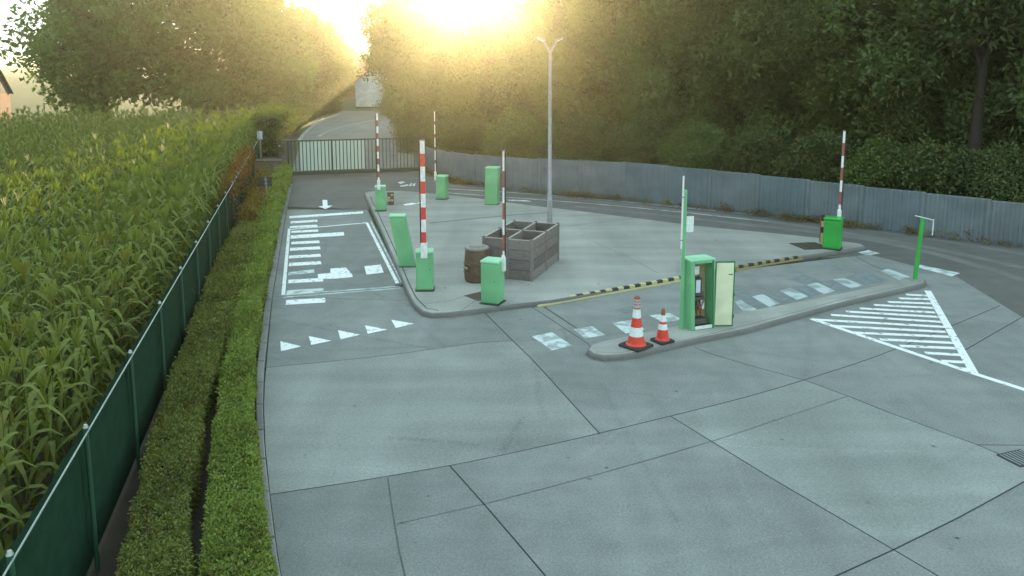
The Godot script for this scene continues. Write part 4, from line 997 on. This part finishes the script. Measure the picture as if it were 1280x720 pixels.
func build_field() -> void:
	# the maize: nobody could count it
	var r := RandomNumberGenerator.new(); r.seed = 31
	var pl := [maize_plant(1), maize_plant(2), maize_plant(3)]
	var groups := [[], [], []]; var tones := [[], [], []]
	for row in 26:
		var d := 4.5
		while d < 62.0:
			d += r.randf_range(0.24, 0.42) * (1.0 if row < 4 else 2.3)
			var fx := -4.9 - 0.2615 * (d - 8.07)
			var x := fx - 0.95 - row * 0.72 + r.randfn() * 0.06
			var v := r.randi() % 3
			var z := (r.randf_range(0.80, 1.14) + 0.05 * sin(d * 0.9 + row * 1.7)) * (1.0 + 0.1 * clampf((d - 20) / 30.0, 0, 1))
			groups[v].append(Transform3D(Basis(Vector3.UP, r.randf() * TAU).scaled(Vector3(z, z * 1.02, z)), Vector3(x, -0.04, -d)))
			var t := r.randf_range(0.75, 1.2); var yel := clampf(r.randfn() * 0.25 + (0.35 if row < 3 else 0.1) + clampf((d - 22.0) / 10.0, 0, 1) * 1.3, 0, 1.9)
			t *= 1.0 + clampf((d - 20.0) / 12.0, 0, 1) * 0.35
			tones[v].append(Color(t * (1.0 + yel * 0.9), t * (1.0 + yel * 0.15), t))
	for v in 3:
		var o := scatter(groups[v], pl[v], M.maize, tones[v])
		if v == 0:
			hang("maize_crop", o, self); tag(o, "field of standing maize behind the windbreak fence", "maize", "", "stuff")
		else:
			hang("maize_plants", o, get_node("maize_crop")); o.set_meta("kind", "stuff")
	# tall reddish weeds between hedge and fence near the gate
	var places: Array = []; var tn: Array = []
	for i in 420:
		var d := r.randf_range(28.0, 41.0)
		var fx := -4.9 - 0.2615 * (d - 8.07)
		var z := r.randf_range(0.35, 0.75)
		places.append(Transform3D(Basis(Vector3(r.randfn(), r.randfn(), r.randfn()).normalized(), r.randf() * TAU).scaled(Vector3(z, z * 1.3, z)), Vector3(fx + (r.randf_range(0.3, 0.95) if i < 250 else r.randf_range(-0.4, 0.05)), r.randf_range(0.15, 1.0) + (0.0 if i < 250 else 1.0), -d)))
		var t := r.randf_range(0.6, 1.1); tn.append(Color(t * 1.6, t * 0.85, t * 0.5) if i >= 250 else Color(t * 1.2, t * 1.0, t * 0.6))
	var weeds := crown(places, "shrub", M.dry, tn)
	hang("tall_weeds", weeds, self); tag(weeds, "tall rusty weeds along both sides of the windbreak fence near the gate", "weeds", "", "stuff")
	# farmhouse at the far left, its dark roof above the maize
	var h := thing("farmhouse", "farmhouse with a dark roof beyond the maize at the far left", "house", Vector3(-60.5, -0.06, -86.0), 0.3)
	var s := begin(); box(s, Vector3(0, 1.5, 0), Vector3(9.0, 3.0, 7.0)); put("wall", s, M.brick, h)
	s = begin()
	var e0 := 3.0; var e1 := 5.6
	for sg in [-1.0, 1.0]:
		quad(s, Vector3(-4.8, e0 - 0.15, sg * 3.9), Vector3(4.8, e0 - 0.15, sg * 3.9), Vector3(4.8, e1, 0), Vector3(-4.8, e1, 0), Vector3(0, 1, sg))
		tri(s, Vector3(sg * 4.5, e0, -3.5), Vector3(sg * 4.5, e0, 3.5), Vector3(sg * 4.5, e1 - 0.05, 0), Vector3(sg, 0, 0))
	var rf := put("roof", s, M.roof, h)
	s = begin(); box(s, Vector3(1.8, e1 + 0.2, 0), Vector3(0.6, 1.2, 0.6), 0.02); put("chimney", s, M.brick, rf)
	for x in [-2.8, 0.2, 3.0]:
		s = begin(); box(s, Vector3(x, 1.55, 3.52), Vector3(1.1, 1.2, 0.05), 0.01)
		var wn := put("window", s, M.white, h)
		s = begin(); box(s, Vector3(x, 1.55, 3.55), Vector3(0.94, 1.04, 0.02)); put("pane", s, M.glass, wn)
	# white gabled house facing the end of the road
	h = thing("white_house", "white gabled house beyond the side street at the end of the road", "house", Vector3(-17.6, -0.06, -112.5), 0.03)
	s = begin(); box(s, Vector3(0, 1.85, -4.0), Vector3(9.0, 3.7, 8.0)); put("wall", s, M.pale_wall, h)
	s = begin()
	tri(s, Vector3(-4.5, 3.7, 0), Vector3(4.5, 3.7, 0), Vector3(0, 7.2, 0), Vector3.BACK); put("gable", s, M.pale_wall, h)
	s = begin()
	for sg in [-1.0, 1.0]:
		box(s, Vector3(sg * 2.35, 5.46, -4.0), Vector3(5.95, 0.14, 8.5), 0.02, Basis(Vector3.BACK, -sg * 0.661))
	rf = put("roof", s, M.red_roof, h)
	s = begin(); box(s, Vector3(0.9, 7.6, -3.0), Vector3(0.6, 1.2, 0.6), 0.02); put("chimney", s, M.brick, rf)
	s = begin(); box(s, Vector3(0.3, 1.5, 0.02), Vector3(1.3, 1.4, 0.06), 0.01); put("window", s, M.glass, h)
	s = begin(); box(s, Vector3(0, 0.12, 0.03), Vector3(9.05, 0.24, 0.05), 0.01); put("plinth", s, M.roof, h)
	# brick house behind it
	h = thing("red_roofed_house", "reddish brick house just behind the white house's left corner", "house", Vector3(-30.3, -0.06, -152.0), 0.1)
	s = begin(); box(s, Vector3(0, 2.2, 0), Vector3(9.0, 4.4, 8.0)); put("wall", s, M.brick, h)
	s = begin()
	for sg in [-1.0, 1.0]:
		quad(s, Vector3(-4.8, 4.2, sg * 4.4), Vector3(4.8, 4.2, sg * 4.4), Vector3(4.8, 7.4, 0), Vector3(-4.8, 7.4, 0), Vector3(0, 1, sg))
		tri(s, Vector3(sg * 4.5, 4.4, -4.0), Vector3(sg * 4.5, 4.4, 4.0), Vector3(sg * 4.5, 7.3, 0), Vector3(sg, 0, 0))
	put("roof", s, M.red_roof, h)
	for x in [-2.2, 2.2]:
		s = begin(); box(s, Vector3(x, 2.0, 4.02), Vector3(1.4, 1.5, 0.06)); put("window", s, M.glass, h)
	# dark shed beyond the maize
	h = thing("field_shed", "long low dark wooden shed beyond the maize field", "shed", Vector3(-28.6, -0.06, -84.0), 0.1)
	s = begin(); box(s, Vector3(0, 0.8, 0), Vector3(5.4, 1.6, 2.5)); put("wall", s, M.weathered, h)
	for i in 12:
		s = begin(); box(s, Vector3(-2.5 + i * 0.455, 0.8, 1.27), Vector3(0.41, 1.58, 0.03), 0.006); put("board", s, M.plank[i % 4], h)
	s = begin(); box(s, Vector3(0, 1.68, 0.1), Vector3(5.7, 0.08, 3.0), 0.02, Basis(Vector3.RIGHT, 0.08)); put("roof", s, M.roof, h)

func build_objects() -> void:
	var s: SurfaceTool
	# ---- five lift barriers with raised arms; only one arm's bands are still bright red
	band_mat = M.dull_red
	barrier("haze-paled green barrier at the island's far left corner beside the small mottled box", Vector3(-5.499, 0.120, -32.622), 0.10, Vector3(0.42, 1.05, 0.40), Vector3(-0.04, 1.02, 0.26), 2.80, Vector2(0.075, 0.05), even_bands(5, 0.06), M.green, M.green_top, -1.0)
	band_mat = M.red
	barrier("green barrier nearest the weighbridge with broad red and white arm", Vector3(-2.367, 0.120, -20.902), 0.06, Vector3(0.46, 1.10, 0.42), Vector3(0.0, 1.05, 0.27), 2.78, Vector2(0.125, 0.06), [[0.0, 0.13], [0.245, 0.37], [0.495, 0.62], [0.755, 0.885]], M.green, M.green_top, -1.0)
	band_mat = M.dull_red
	barrier("green barrier at the island's back edge with a thin pale arm left of it", Vector3(-3.168, 0.120, -35.501), -0.25, Vector3(0.46, 1.08, 0.46), Vector3(-0.30, 0.95, 0.05), 2.75, Vector2(0.05, 0.04), even_bands(4, 0.15, 0.3), M.green, M.green_top, 1.0)
	barrier("green barrier in front of the brown compost barrel, its arm seen edge-on", Vector3(-0.495, 0.120, -19.696), -0.38, Vector3(0.48, 1.14, 0.46), Vector3(0.28, 0.95, -0.06), 2.72, Vector2(0.052, 0.035), [[0.06, 0.22], [0.36, 0.52], [0.66, 0.82]], M.green, M.green_top, 1.0)
	barrier("saturated bright green barrier at the island's far right, arm raised", Vector3(10.653, 0.120, -25.722), -0.55, Vector3(0.54, 1.05, 0.46), Vector3(0.12, 0.98, -0.27), 2.65, Vector2(0.075, 0.03), even_bands(3, 0.08, 0.55), M.green_bright, M.green_bright, 1.0)
	# ---- leaning ticket terminal by the weighbridge
	var t := thing("ticket_terminal", "green terminal leaning out towards the weighbridge lane", "terminal", Vector3(-3.313, 0.120, -23.453), 0.05)
	s = begin(); box(s, Vector3(0, 0.77, 0), Vector3(0.47, 1.54, 0.34), 0.02, Basis(), Vector3(-0.27, 0, 0)); put("body", s, M.green, t)
	s = begin(); box(s, Vector3(-0.14, 1.56, 0.0), Vector3(0.50, 0.05, 0.42), 0.015); put("lid", s, M.green_top, t)
	s = begin(); box(s, Vector3(-0.04, 1.05, 0.175), Vector3(0.2, 0.26, 0.014), 0.005); put("flap", s, M.green, t)
	s = begin(); box(s, Vector3(0.15, 0.01, 0), Vector3(0.52, 0.02, 0.44), 0.006); put("foot_plate", s, M.dark_steel, t)
	# ---- tall ticket cabinet at the back
	t = thing("ticket_cabinet", "tall plain green cabinet at the back of the island", "cabinet", Vector3(-0.860, 0.120, -34.192), -0.25)
	s = begin(); box(s, Vector3(0, 0.80, 0), Vector3(0.55, 1.60, 0.45), 0.02, Basis(), Vector3(0.05, 0, 0)); put("body", s, M.green, t)
	s = begin(); box(s, Vector3(0.026, 1.615, 0.0), Vector3(0.58, 0.05, 0.48), 0.015); put("lid", s, M.green_top, t)
	s = begin(); box(s, Vector3(0.0, 0.78, 0.229), Vector3(0.44, 1.3, 0.012), 0.004, Basis(), Vector3(0.04, 0, 0)); put("door", s, M.green, t)
	s = begin(); box(s, Vector3(0.0, 0.01, 0.0), Vector3(0.6, 0.02, 0.5), 0.006); put("foot_plate", s, M.dark_steel, t)
	# ---- open control cabinet on the narrow island
	t = thing("control_cabinet", "tall green control cabinet with its door wide open and electronics inside", "cabinet", Vector3(4.319, 0.120, -17.785), 0.36)
	var W := 0.64; var D := 0.40; var Hc := 1.62; var sh := Vector3(-0.05, 0, -0.02)
	var wall := func(c: Vector3, size: Vector3, called: String, m: Material) -> void:
		var q := begin(); box(q, c + sh * (c.y / Hc - 0.5), size, 0.006, Basis(), sh * (size.y / Hc)); put(called, q, m, t)
	wall.call(Vector3(-W / 2 + 0.012, Hc / 2, 0), Vector3(0.024, Hc, D), "side_panel", M.green)
	wall.call(Vector3(W / 2 - 0.012, Hc / 2, 0), Vector3(0.024, Hc, D), "side_panel", M.green)
	wall.call(Vector3(0, Hc / 2, -D / 2 + 0.012), Vector3(W - 0.05, Hc, 0.022), "back_panel", M.tan)
	wall.call(Vector3(0, 0.03, 0.0), Vector3(W - 0.05, 0.06, D - 0.03), "floor_panel", M.green_dark)
	wall.call(Vector3(0, Hc + 0.022, 0), Vector3(W + 0.03, 0.045, D + 0.03), "lid", M.green_top)
	wall.call(Vector3(-W / 2 + 0.065, Hc / 2, D / 2 - 0.012), Vector3(0.085, Hc - 0.01, 0.022), "front_stile", M.green)
	wall.call(Vector3(W / 2 - 0.035, Hc / 2, D / 2 - 0.012), Vector3(0.045, Hc - 0.01, 0.022), "front_stile", M.green_dark)
	wall.call(Vector3(0.025, Hc - 0.03, D / 2 - 0.012), Vector3(W - 0.18, 0.055, 0.021), "front_rail", M.green)
	wall.call(Vector3(0.025, 0.05, D / 2 - 0.011), Vector3(W - 0.18, 0.08, 0.02), "front_rail", M.pale_band)
	wall.call(Vector3(0.06, 0.80, -D / 2 + 0.034), Vector3(W - 0.16, 1.4, 0.02), "mounting_plate", M.tan)
	# electronics
	var e := func(c: Vector3, size: Vector3, called: String, m: Material, bev := 0.006) -> Node:
		var q := begin(); box(q, c, size, bev); return put(called, q, m, t)
	var ctl = e.call(Vector3(-0.06, 0.98, 0.0), Vector3(0.22, 0.42, 0.16), "controller", M.device)
	var q0 := begin(); box(q0, Vector3(-0.06, 1.0, 0.084), Vector3(0.12, 0.30, 0.012), 0.004); put("screen", q0, M.screen, ctl)
	e.call(Vector3(-0.05, 0.72, 0.02), Vector3(0.26, 0.06, 0.26), "shelf", M.device)
	e.call(Vector3(-0.08, 1.36, -0.06), Vector3(0.18, 0.20, 0.14), "power_supply", M.white)
	e.call(Vector3(0.12, 0.52, -0.05), Vector3(0.13, 0.24, 0.16), "siren", M.white, 0.03)
	e.call(Vector3(-0.09, 0.50, -0.10), Vector3(0.20, 0.30, 0.03), "circuit_board", M.board)
	e.call(Vector3(-0.02, 0.16, 0.02), Vector3(0.42, 0.14, 0.24), "transformer", M.device, 0.02)
	var rr := RandomNumberGenerator.new(); rr.seed = 12
	for i in 9:
		q0 = begin(true)
		var a := Vector3(rr.randf_range(-0.16, 0.16), rr.randf_range(0.62, 1.3), rr.randf_range(-0.10, 0.04)); var b := Vector3(rr.randf_range(-0.16, 0.16), rr.randf_range(0.2, 0.45), rr.randf_range(-0.06, 0.10))
		tube(q0, [a, a.lerp(b, 0.3) + Vector3(rr.randfn() * 0.05, -0.05, 0.07), a.lerp(b, 0.7) + Vector3(rr.randfn() * 0.06, 0, 0.08), b], [0.008, 0.008, 0.008, 0.008], 6)
		put("cable", q0, [M.copper, M.rubber, M.red, M.rubber, M.copper][i % 5], t)
	# door swung open to the right
	var ang := -0.36 + 0.05
	var hinge := Vector3(W / 2 - 0.01, 0, D / 2)
	var bs := Basis(Vector3.UP, ang)
	q0 = begin(); box(q0, hinge + bs * Vector3(0.235, 0.81, -0.012) , Vector3(0.46, 1.56, 0.02), 0.005, bs); var door := put("door", q0, M.green_dark, t)
	q0 = begin(); box(q0, hinge + bs * Vector3(0.23, 0.81, 0.004), Vector3(0.40, 1.48, 0.018), 0.005, bs); put("inner_panel", q0, M.cream, door)
	for y in [0.28, 0.80, 1.38]:
		q0 = begin(); box(q0, hinge + bs * Vector3(0.455, y, 0.0), Vector3(0.05, 0.09, 0.05), 0.01, bs); put("latch", q0, M.green_dark, door)
	q0 = begin(); box(q0, hinge + bs * Vector3(0.36, 1.28, 0.018), Vector3(0.09, 0.018, 0.02), 0.004, bs); put("handle", q0, M.dark_steel, door)
	# ---- thin green post with white rod and plate, just behind that cabinet
	t = thing("signal_post", "thin green post with a white rod and small pale plate, behind the open cabinet", "post", t.position + Vector3(-0.40, 0, 0.13))
	s = begin(); box(s, Vector3(0.0, 1.63, 0), Vector3(0.075, 3.26, 0.075), 0.008); put("post", s, M.green, t)
	s = begin(true); tube(s, [Vector3(-0.055, 1.9, 0.02), Vector3(-0.055, 3.58, 0.02)], [0.021, 0.021], 8); put("rod", s, M.white, t)
	for y in [2.1, 3.1]:
		s = begin(); box(s, Vector3(-0.03, y, 0.02), Vector3(0.09, 0.03, 0.05), 0.005); put("clamp", s, M.steel, t)
	s = begin(); box(s, Vector3(0.13, 2.47, 0.0), Vector3(0.18, 0.37, 0.02), 0.004, Basis(Vector3.UP, 0.25)); put("plate", s, M.pale_band, t)
	# ---- green sign post at the tip of the narrow island
	t = thing("sign_post", "green post at the narrow island's tip holding a clear sheet with white edges", "sign post", Vector3(11.450, 0.120, -21.830))
	s = begin(true); tube(s, [Vector3.ZERO, Vector3(0.09, 1.78, 0)], [0.06, 0.055], 12); put("post", s, M.green_bright, t)
	s = begin(true); tube(s, [Vector3(0, 0, 0), Vector3(0, 0.025, 0)], [0.15, 0.15], 16); put("foot_plate", s, M.island, t)
	s = begin(); box(s, Vector3(0.13, 1.80, 0.02), Vector3(0.56, 0.022, 0.03), 0.004, Basis(Vector3.BACK, -0.24)); var rim := put("rim", s, M.white, t)
	s = begin(); box(s, Vector3(0.385, 1.53, 0.02), Vector3(0.022, 0.46, 0.03), 0.004); put("rim", s, M.white, t)
	s = begin(); box(s, Vector3(0.22, 1.52, 0.02), Vector3(0.30, 0.46, 0.006)); put("sheet", s, M.clear, t)
	# ---- black and yellow marker post by the bright green barrier
	t = thing("marker_post", "short black and yellow marker post at the bright green barrier's left side", "bollard", Vector3(10.521, 0.120, -26.311))
	var tone := [M.yellow, M.yellow, M.black, M.yellow, M.black]
	for i in 5:
		s = begin(true); tube(s, [Vector3(0, i * 0.205, 0), Vector3(0, i * 0.205 + 0.205, 0)], [0.05 + 0.001 * (i % 2), 0.05 + 0.001 * (i % 2)], 12); put("black_band" if tone[i] == M.black else "yellow_band", s, tone[i], t)
	s = begin(); box(s, Vector3(-0.058, 0.5, 0.0), Vector3(0.02, 0.85, 0.05), 0.005); put("reflector", s, M.dull_red, t)
	# ---- lamp post
	t = thing("lamp_post", "tall grey street lamp with two short upswept arms in the middle of the yard", "street lamp", Vector3(1.439, 0.120, -29.700))
	s = begin(true); tube(s, [Vector3(0, 0, 0), Vector3(0, 1.2, 0), Vector3(0, 1.22, 0), Vector3(-0.03, 6.55, 0)], [0.10, 0.095, 0.082, 0.055], 14); put("pole", s, M.steel, t)
	s = begin(); box(s, Vector3(0, 0.012, 0), Vector3(0.36, 0.024, 0.36), 0.006); put("foot_plate", s, M.dark_steel, t)
	s = begin(); box(s, Vector3(0, 0.75, 0.092), Vector3(0.09, 0.35, 0.012), 0.005); put("hatch", s, M.steel, t)
	for sg in [-1.0, 1.0]:
		s = begin(true); tube(s, [Vector3(-0.03, 6.45, 0), Vector3(-0.03 + sg * 0.08, 6.62, 0.02), Vector3(-0.03 + sg * 0.22, 6.86, 0.05)], [0.045, 0.04, 0.032], 10); put("arm", s, M.steel, t)
		s = begin(); box(s, Vector3(-0.03 + sg * 0.34, 6.98, 0.06), Vector3(0.36, 0.075, 0.18), 0.035, Basis(Vector3.BACK, sg * 0.45)); var head := put("lamp_head", s, M.steel, t)
		s = begin(); box(s, Vector3(-0.03 + sg * 0.355, 6.94, 0.06), Vector3(0.25, 0.02, 0.13), 0.006, Basis(Vector3.BACK, sg * 0.45)); put("lamp_glass", s, M.pale_band, head)
	# ---- compost barrel
	t = thing("compost_barrel", "brown plastic compost barrel beside the planked bin", "barrel", Vector3(-0.999, 0.120, -21.788), 0.3)
	s = begin(true); lathe(s, Vector3.ZERO, [Vector2(0.30, 0.0), Vector2(0.345, 0.05), Vector2(0.36, 0.28), Vector2(0.352, 0.50), Vector2(0.335, 0.78), Vector2(0.315, 0.95)], 28); put("body", s, M.barrel, t)
	s = begin(true); lathe(s, Vector3.ZERO, [Vector2(0.345, 0.93), Vector2(0.345, 0.975), Vector2(0.325, 0.99), Vector2(0.21, 0.995), Vector2(0.20, 1.03), Vector2(0.001, 1.04)], 28); put("lid", s, M.barrel_lid, t)
	for y in [0.27, 0.52]:
		s = begin(true); lathe(s, Vector3(0, y, 0), [Vector2(0.355, -0.02), Vector2(0.372, -0.01), Vector2(0.372, 0.01), Vector2(0.352, 0.02)], 28); put("hoop", s, M.barrel, t)
	s = begin(); box(s, Vector3(-0.355, 0.42, 0.12), Vector3(0.05, 0.06, 0.20), 0.012, Basis(Vector3.UP, 0.3)); put("handle", s, M.barrel_lid, t)
	# ---- compost bin of brown planks with four open compartments
	var near: Vector3 = Vector3(0.554, 0.120, -21.705); var rt: Vector3 = Vector3(1.425, 0.120, -24.097); var lf: Vector3 = Vector3(-0.881, 0.120, -22.276)
	var ax := (rt - near).normalized()
	var ay := Vector3(-ax.z, 0, ax.x)
	if ay.dot(lf - near) < 0: ay = -ay
	var L1 := near.distance_to(rt); var L2 := 1.45
	t = thing("compost_bin", "planked brown bin of four open compartments in the middle of the island", "compost bin", near)
	var yaw := atan2(-ax.z, ax.x); var yaw2 := atan2(-ay.z, ay.x)
	var ph := 1.16; var rows := 4; var pk := ph / rows
	var side := func(o: Vector3, d: Vector3, length: float, an: float, divider: bool) -> void:
		for i in rows:
			var halves := 2 if not divider else 1
			for hh in halves:
				var q := begin()
				box(q, o + d * length * (hh + 0.5) / halves + Vector3.UP * (pk * (i + 0.5)), Vector3(length / halves - 0.075, pk - 0.016, 0.036 + 0.008 * (i % 2)), 0.006, Basis(Vector3.UP, an))
				put("plank", q, M.plank[rng.randi() % 4], t)
		var q2 := begin(); box(q2, o + d * length * 0.5 + Vector3.UP * (ph + 0.008), Vector3(length - 0.09, 0.014, 0.046), 0.004, Basis(Vector3.UP, an)); put("top_edge", q2, M.plank_edge, t)
	side.call(Vector3.ZERO, ax, L1, yaw, false); side.call(Vector3.ZERO, ay, L2, yaw2, false)
	side.call(ay * L2, ax, L1, yaw, false); side.call(ax * L1, ay, L2, yaw2, false)
	side.call(ax * L1 * 0.5, ay, L2, yaw2, true); side.call(ay * L2 * 0.5, ax, L1 * 0.5 , yaw, true); side.call(ay * L2 * 0.5 + ax * L1 * 0.5, ax, L1 * 0.5, yaw, true)
	for i in 3:
		for j in 3:
			var q := begin(); box(q, ax * L1 * 0.5 * i + ay * L2 * 0.5 * j + Vector3.UP * (ph * 0.5 + 0.015), Vector3(0.085, ph + 0.05, 0.085), 0.012, Basis(Vector3.UP, yaw)); put("post", q, M.plank[(i + j) % 4], t)
	s = begin(); box(s, ax * L1 * 0.5 + ay * L2 * 0.5 + Vector3.UP * 0.10, Vector3(L1 - 0.1, 0.2, L2 - 0.1), 0.02, Basis(Vector3.UP, yaw)); put("compost", s, M.earth, t)
	# ---- mottled little box by the far left barrier
	t = thing("litter_box", "small mottled brown box right of the far left barrier", "box", Vector3(-5.297, 0.120, -34.052), 0.1)
	s = begin(); box(s, Vector3(0, 0.26, 0), Vector3(0.27, 0.50, 0.24), 0.012); put("body", s, M.brown_plate, t)
	rr.seed = 4
	for i in 4:
		for j in 2:
			s = begin(); box(s, Vector3(-0.065 + j * 0.13, 0.08 + i * 0.12, 0.122), Vector3(0.115, 0.10, 0.014), 0.004); put("tile", s, [M.brick, M.brown_plate, M.tan, M.brick][rr.randi() % 4], t)
	s = begin(); box(s, Vector3(0, 0.52, 0), Vector3(0.30, 0.03, 0.27), 0.008); put("lid", s, M.brown_plate, t)
	# ---- cones
	cone("taller orange and white traffic cone with a dull banded collar", Vector3(2.697, 0.120, -16.488), 0.75, 1.10, 0.56, [[0.0, 0.19], [0.235, 0.155, M.orange], [0.415, 0.125, M.pale_band], [0.60, 0.095, M.orange], [0.775, 0.075, M.pale_band], [0.80, 0.074, M.dull_red], [0.86, 0.07, M.dull_band], [0.875, 0.07, M.dull_red], [0.92, 0.068, M.dull_band], [0.935, 0.068, M.dull_red], [0.975, 0.066, M.dull_band], [1.0, 0.066, M.dull_red]])
	cone("shorter orange and white traffic cone, right of the taller one", Vector3(3.328, 0.120, -16.789), 0.55, 0.74, 0.40, [[0.0, 0.135], [0.40, 0.105, M.orange], [0.565, 0.085, M.pale_band], [0.64, 0.075, M.orange], [0.83, 0.05, M.pale_band], [0.99, 0.035, M.dull_red]])
	# ---- sliding bar gate
	var a: Vector3 = Vector3(-12.419, 0.000, -43.584); var b: Vector3 = Vector3(-5.254, 0.000, -45.564)
	var gl := a.distance_to(b)
	t = thing("sliding_gate", "closed sliding gate of dark upright bars across the road, pale sheet behind its left half", "gate", a, atan2(-(b - a).z, (b - a).x))
	s = begin(); box(s, Vector3(gl / 2, 0.16, 0), Vector3(gl, 0.22, 0.12), 0.02); put("bottom_beam", s, M.gate, t)
	s = begin(); box(s, Vector3(gl / 2 - 0.25, 1.97, 0), Vector3(gl + 0.5, 0.07, 0.07), 0.012); put("top_rail", s, M.gate, t)
	var nb := 37
	for i in nb + 1:
		s = begin(); box(s, Vector3(gl * i / nb, 1.105, 0), Vector3(0.05, 1.71, 0.05), 0.008)
		put("bar", s, M.gate, t)
	for x in [0.02, gl * 0.32, gl * 0.66, gl - 0.03]:
		s = begin(); box(s, Vector3(x, 1.05, 0.005), Vector3(0.08, 1.78, 0.08), 0.01); put("stile", s, M.gate, t)
	s = begin(); box(s, Vector3(gl * 0.33, 1.10, -0.06), Vector3(gl * 0.48, 1.62, 0.012), 0.003); put("sheet", s, M.sheet, t)
	for g in [[Vector3(-0.42, 0, -0.25), 2.05, "square dark gate post at the hedge end of the sliding gate"], [Vector3(gl + 0.12, 0, -0.25), 2.05, "dark gate post at the fence end of the sliding gate"]]:
		var p := thing("gate_post", g[2], "gate post", t.position + t.basis * g[0], t.rotation.y, "posts of the sliding gate")
		s = begin(); box(s, Vector3(0, g[1] / 2, 0), Vector3(0.16, g[1], 0.16), 0.015); put("post", s, M.gate, p)
		s = begin(); box(s, Vector3(0, g[1] + 0.02, 0), Vector3(0.19, 0.04, 0.19), 0.012); put("post_cap", s, M.dark_steel, p)
		for y in [0.5, 1.7]:
			s = begin(true); tube(s, [Vector3(0, y, 0.06), Vector3(0, y, 0.17)], [0.045, 0.045], 10); put("roller", s, M.steel, p)
	# ---- weathered housing and the dark sign board standing in the hedge by the gate
	t = thing("gate_housing", "low weathered grey-brown wooden box by the gate's hedge-side post", "box", Vector3(-13.477, 0.000, -43.115), 0.05)
	s = begin(); box(s, Vector3(0, 0.28, 0), Vector3(1.55, 0.56, 0.6), 0.02); put("box", s, M.weathered, t)
	s = begin(); box(s, Vector3(0, 0.60, 0), Vector3(1.68, 0.07, 0.72), 0.02); put("lid", s, M.weathered, t)
	for i in 3:
		s = begin(); box(s, Vector3(0, 0.10 + i * 0.18, 0.305), Vector3(1.5, 0.165, 0.025), 0.006); put("plank", s, M.plank[i], t)
	t.position.y = 0.35
	s = begin(); box(s, Vector3(0, -0.2, 0), Vector3(1.3, 0.4, 0.45), 0.01); put("base", s, M.kerb_dark, t)
	t = thing("sign_board", "back of a small dark sign on a thin leaning green post in the hedge", "sign", Vector3(-10.355, 0.000, -33.080), 0.1)
	s = begin(true); tube(s, [Vector3.ZERO, Vector3(-0.06, 1.45, 0)], [0.03, 0.028], 8); put("post", s, M.wire, t)
	s = begin(); box(s, Vector3(-0.09, 1.27, -0.03), Vector3(0.58, 0.40, 0.025), 0.006); put("board", s, M.dark_steel, t)
	for y in [1.18, 1.36]:
		s = begin(); box(s, Vector3(-0.05, y, -0.004), Vector3(0.16, 0.03, 0.03), 0.004); put("bracket", s, M.steel, t)
	t = thing("white_marker", "small pale marker board at the maize field's corner near the gate", "marker", Vector3(-16.6, 0, -52.0), 0.1)
	s = begin(); box(s, Vector3(0, 0.85, 0), Vector3(0.09, 1.7, 0.09), 0.01); put("post", s, M.steel, t)
	s = begin(); box(s, Vector3(0, 1.55, 0.06), Vector3(0.34, 0.55, 0.02), 0.006); put("board", s, M.screen, t)
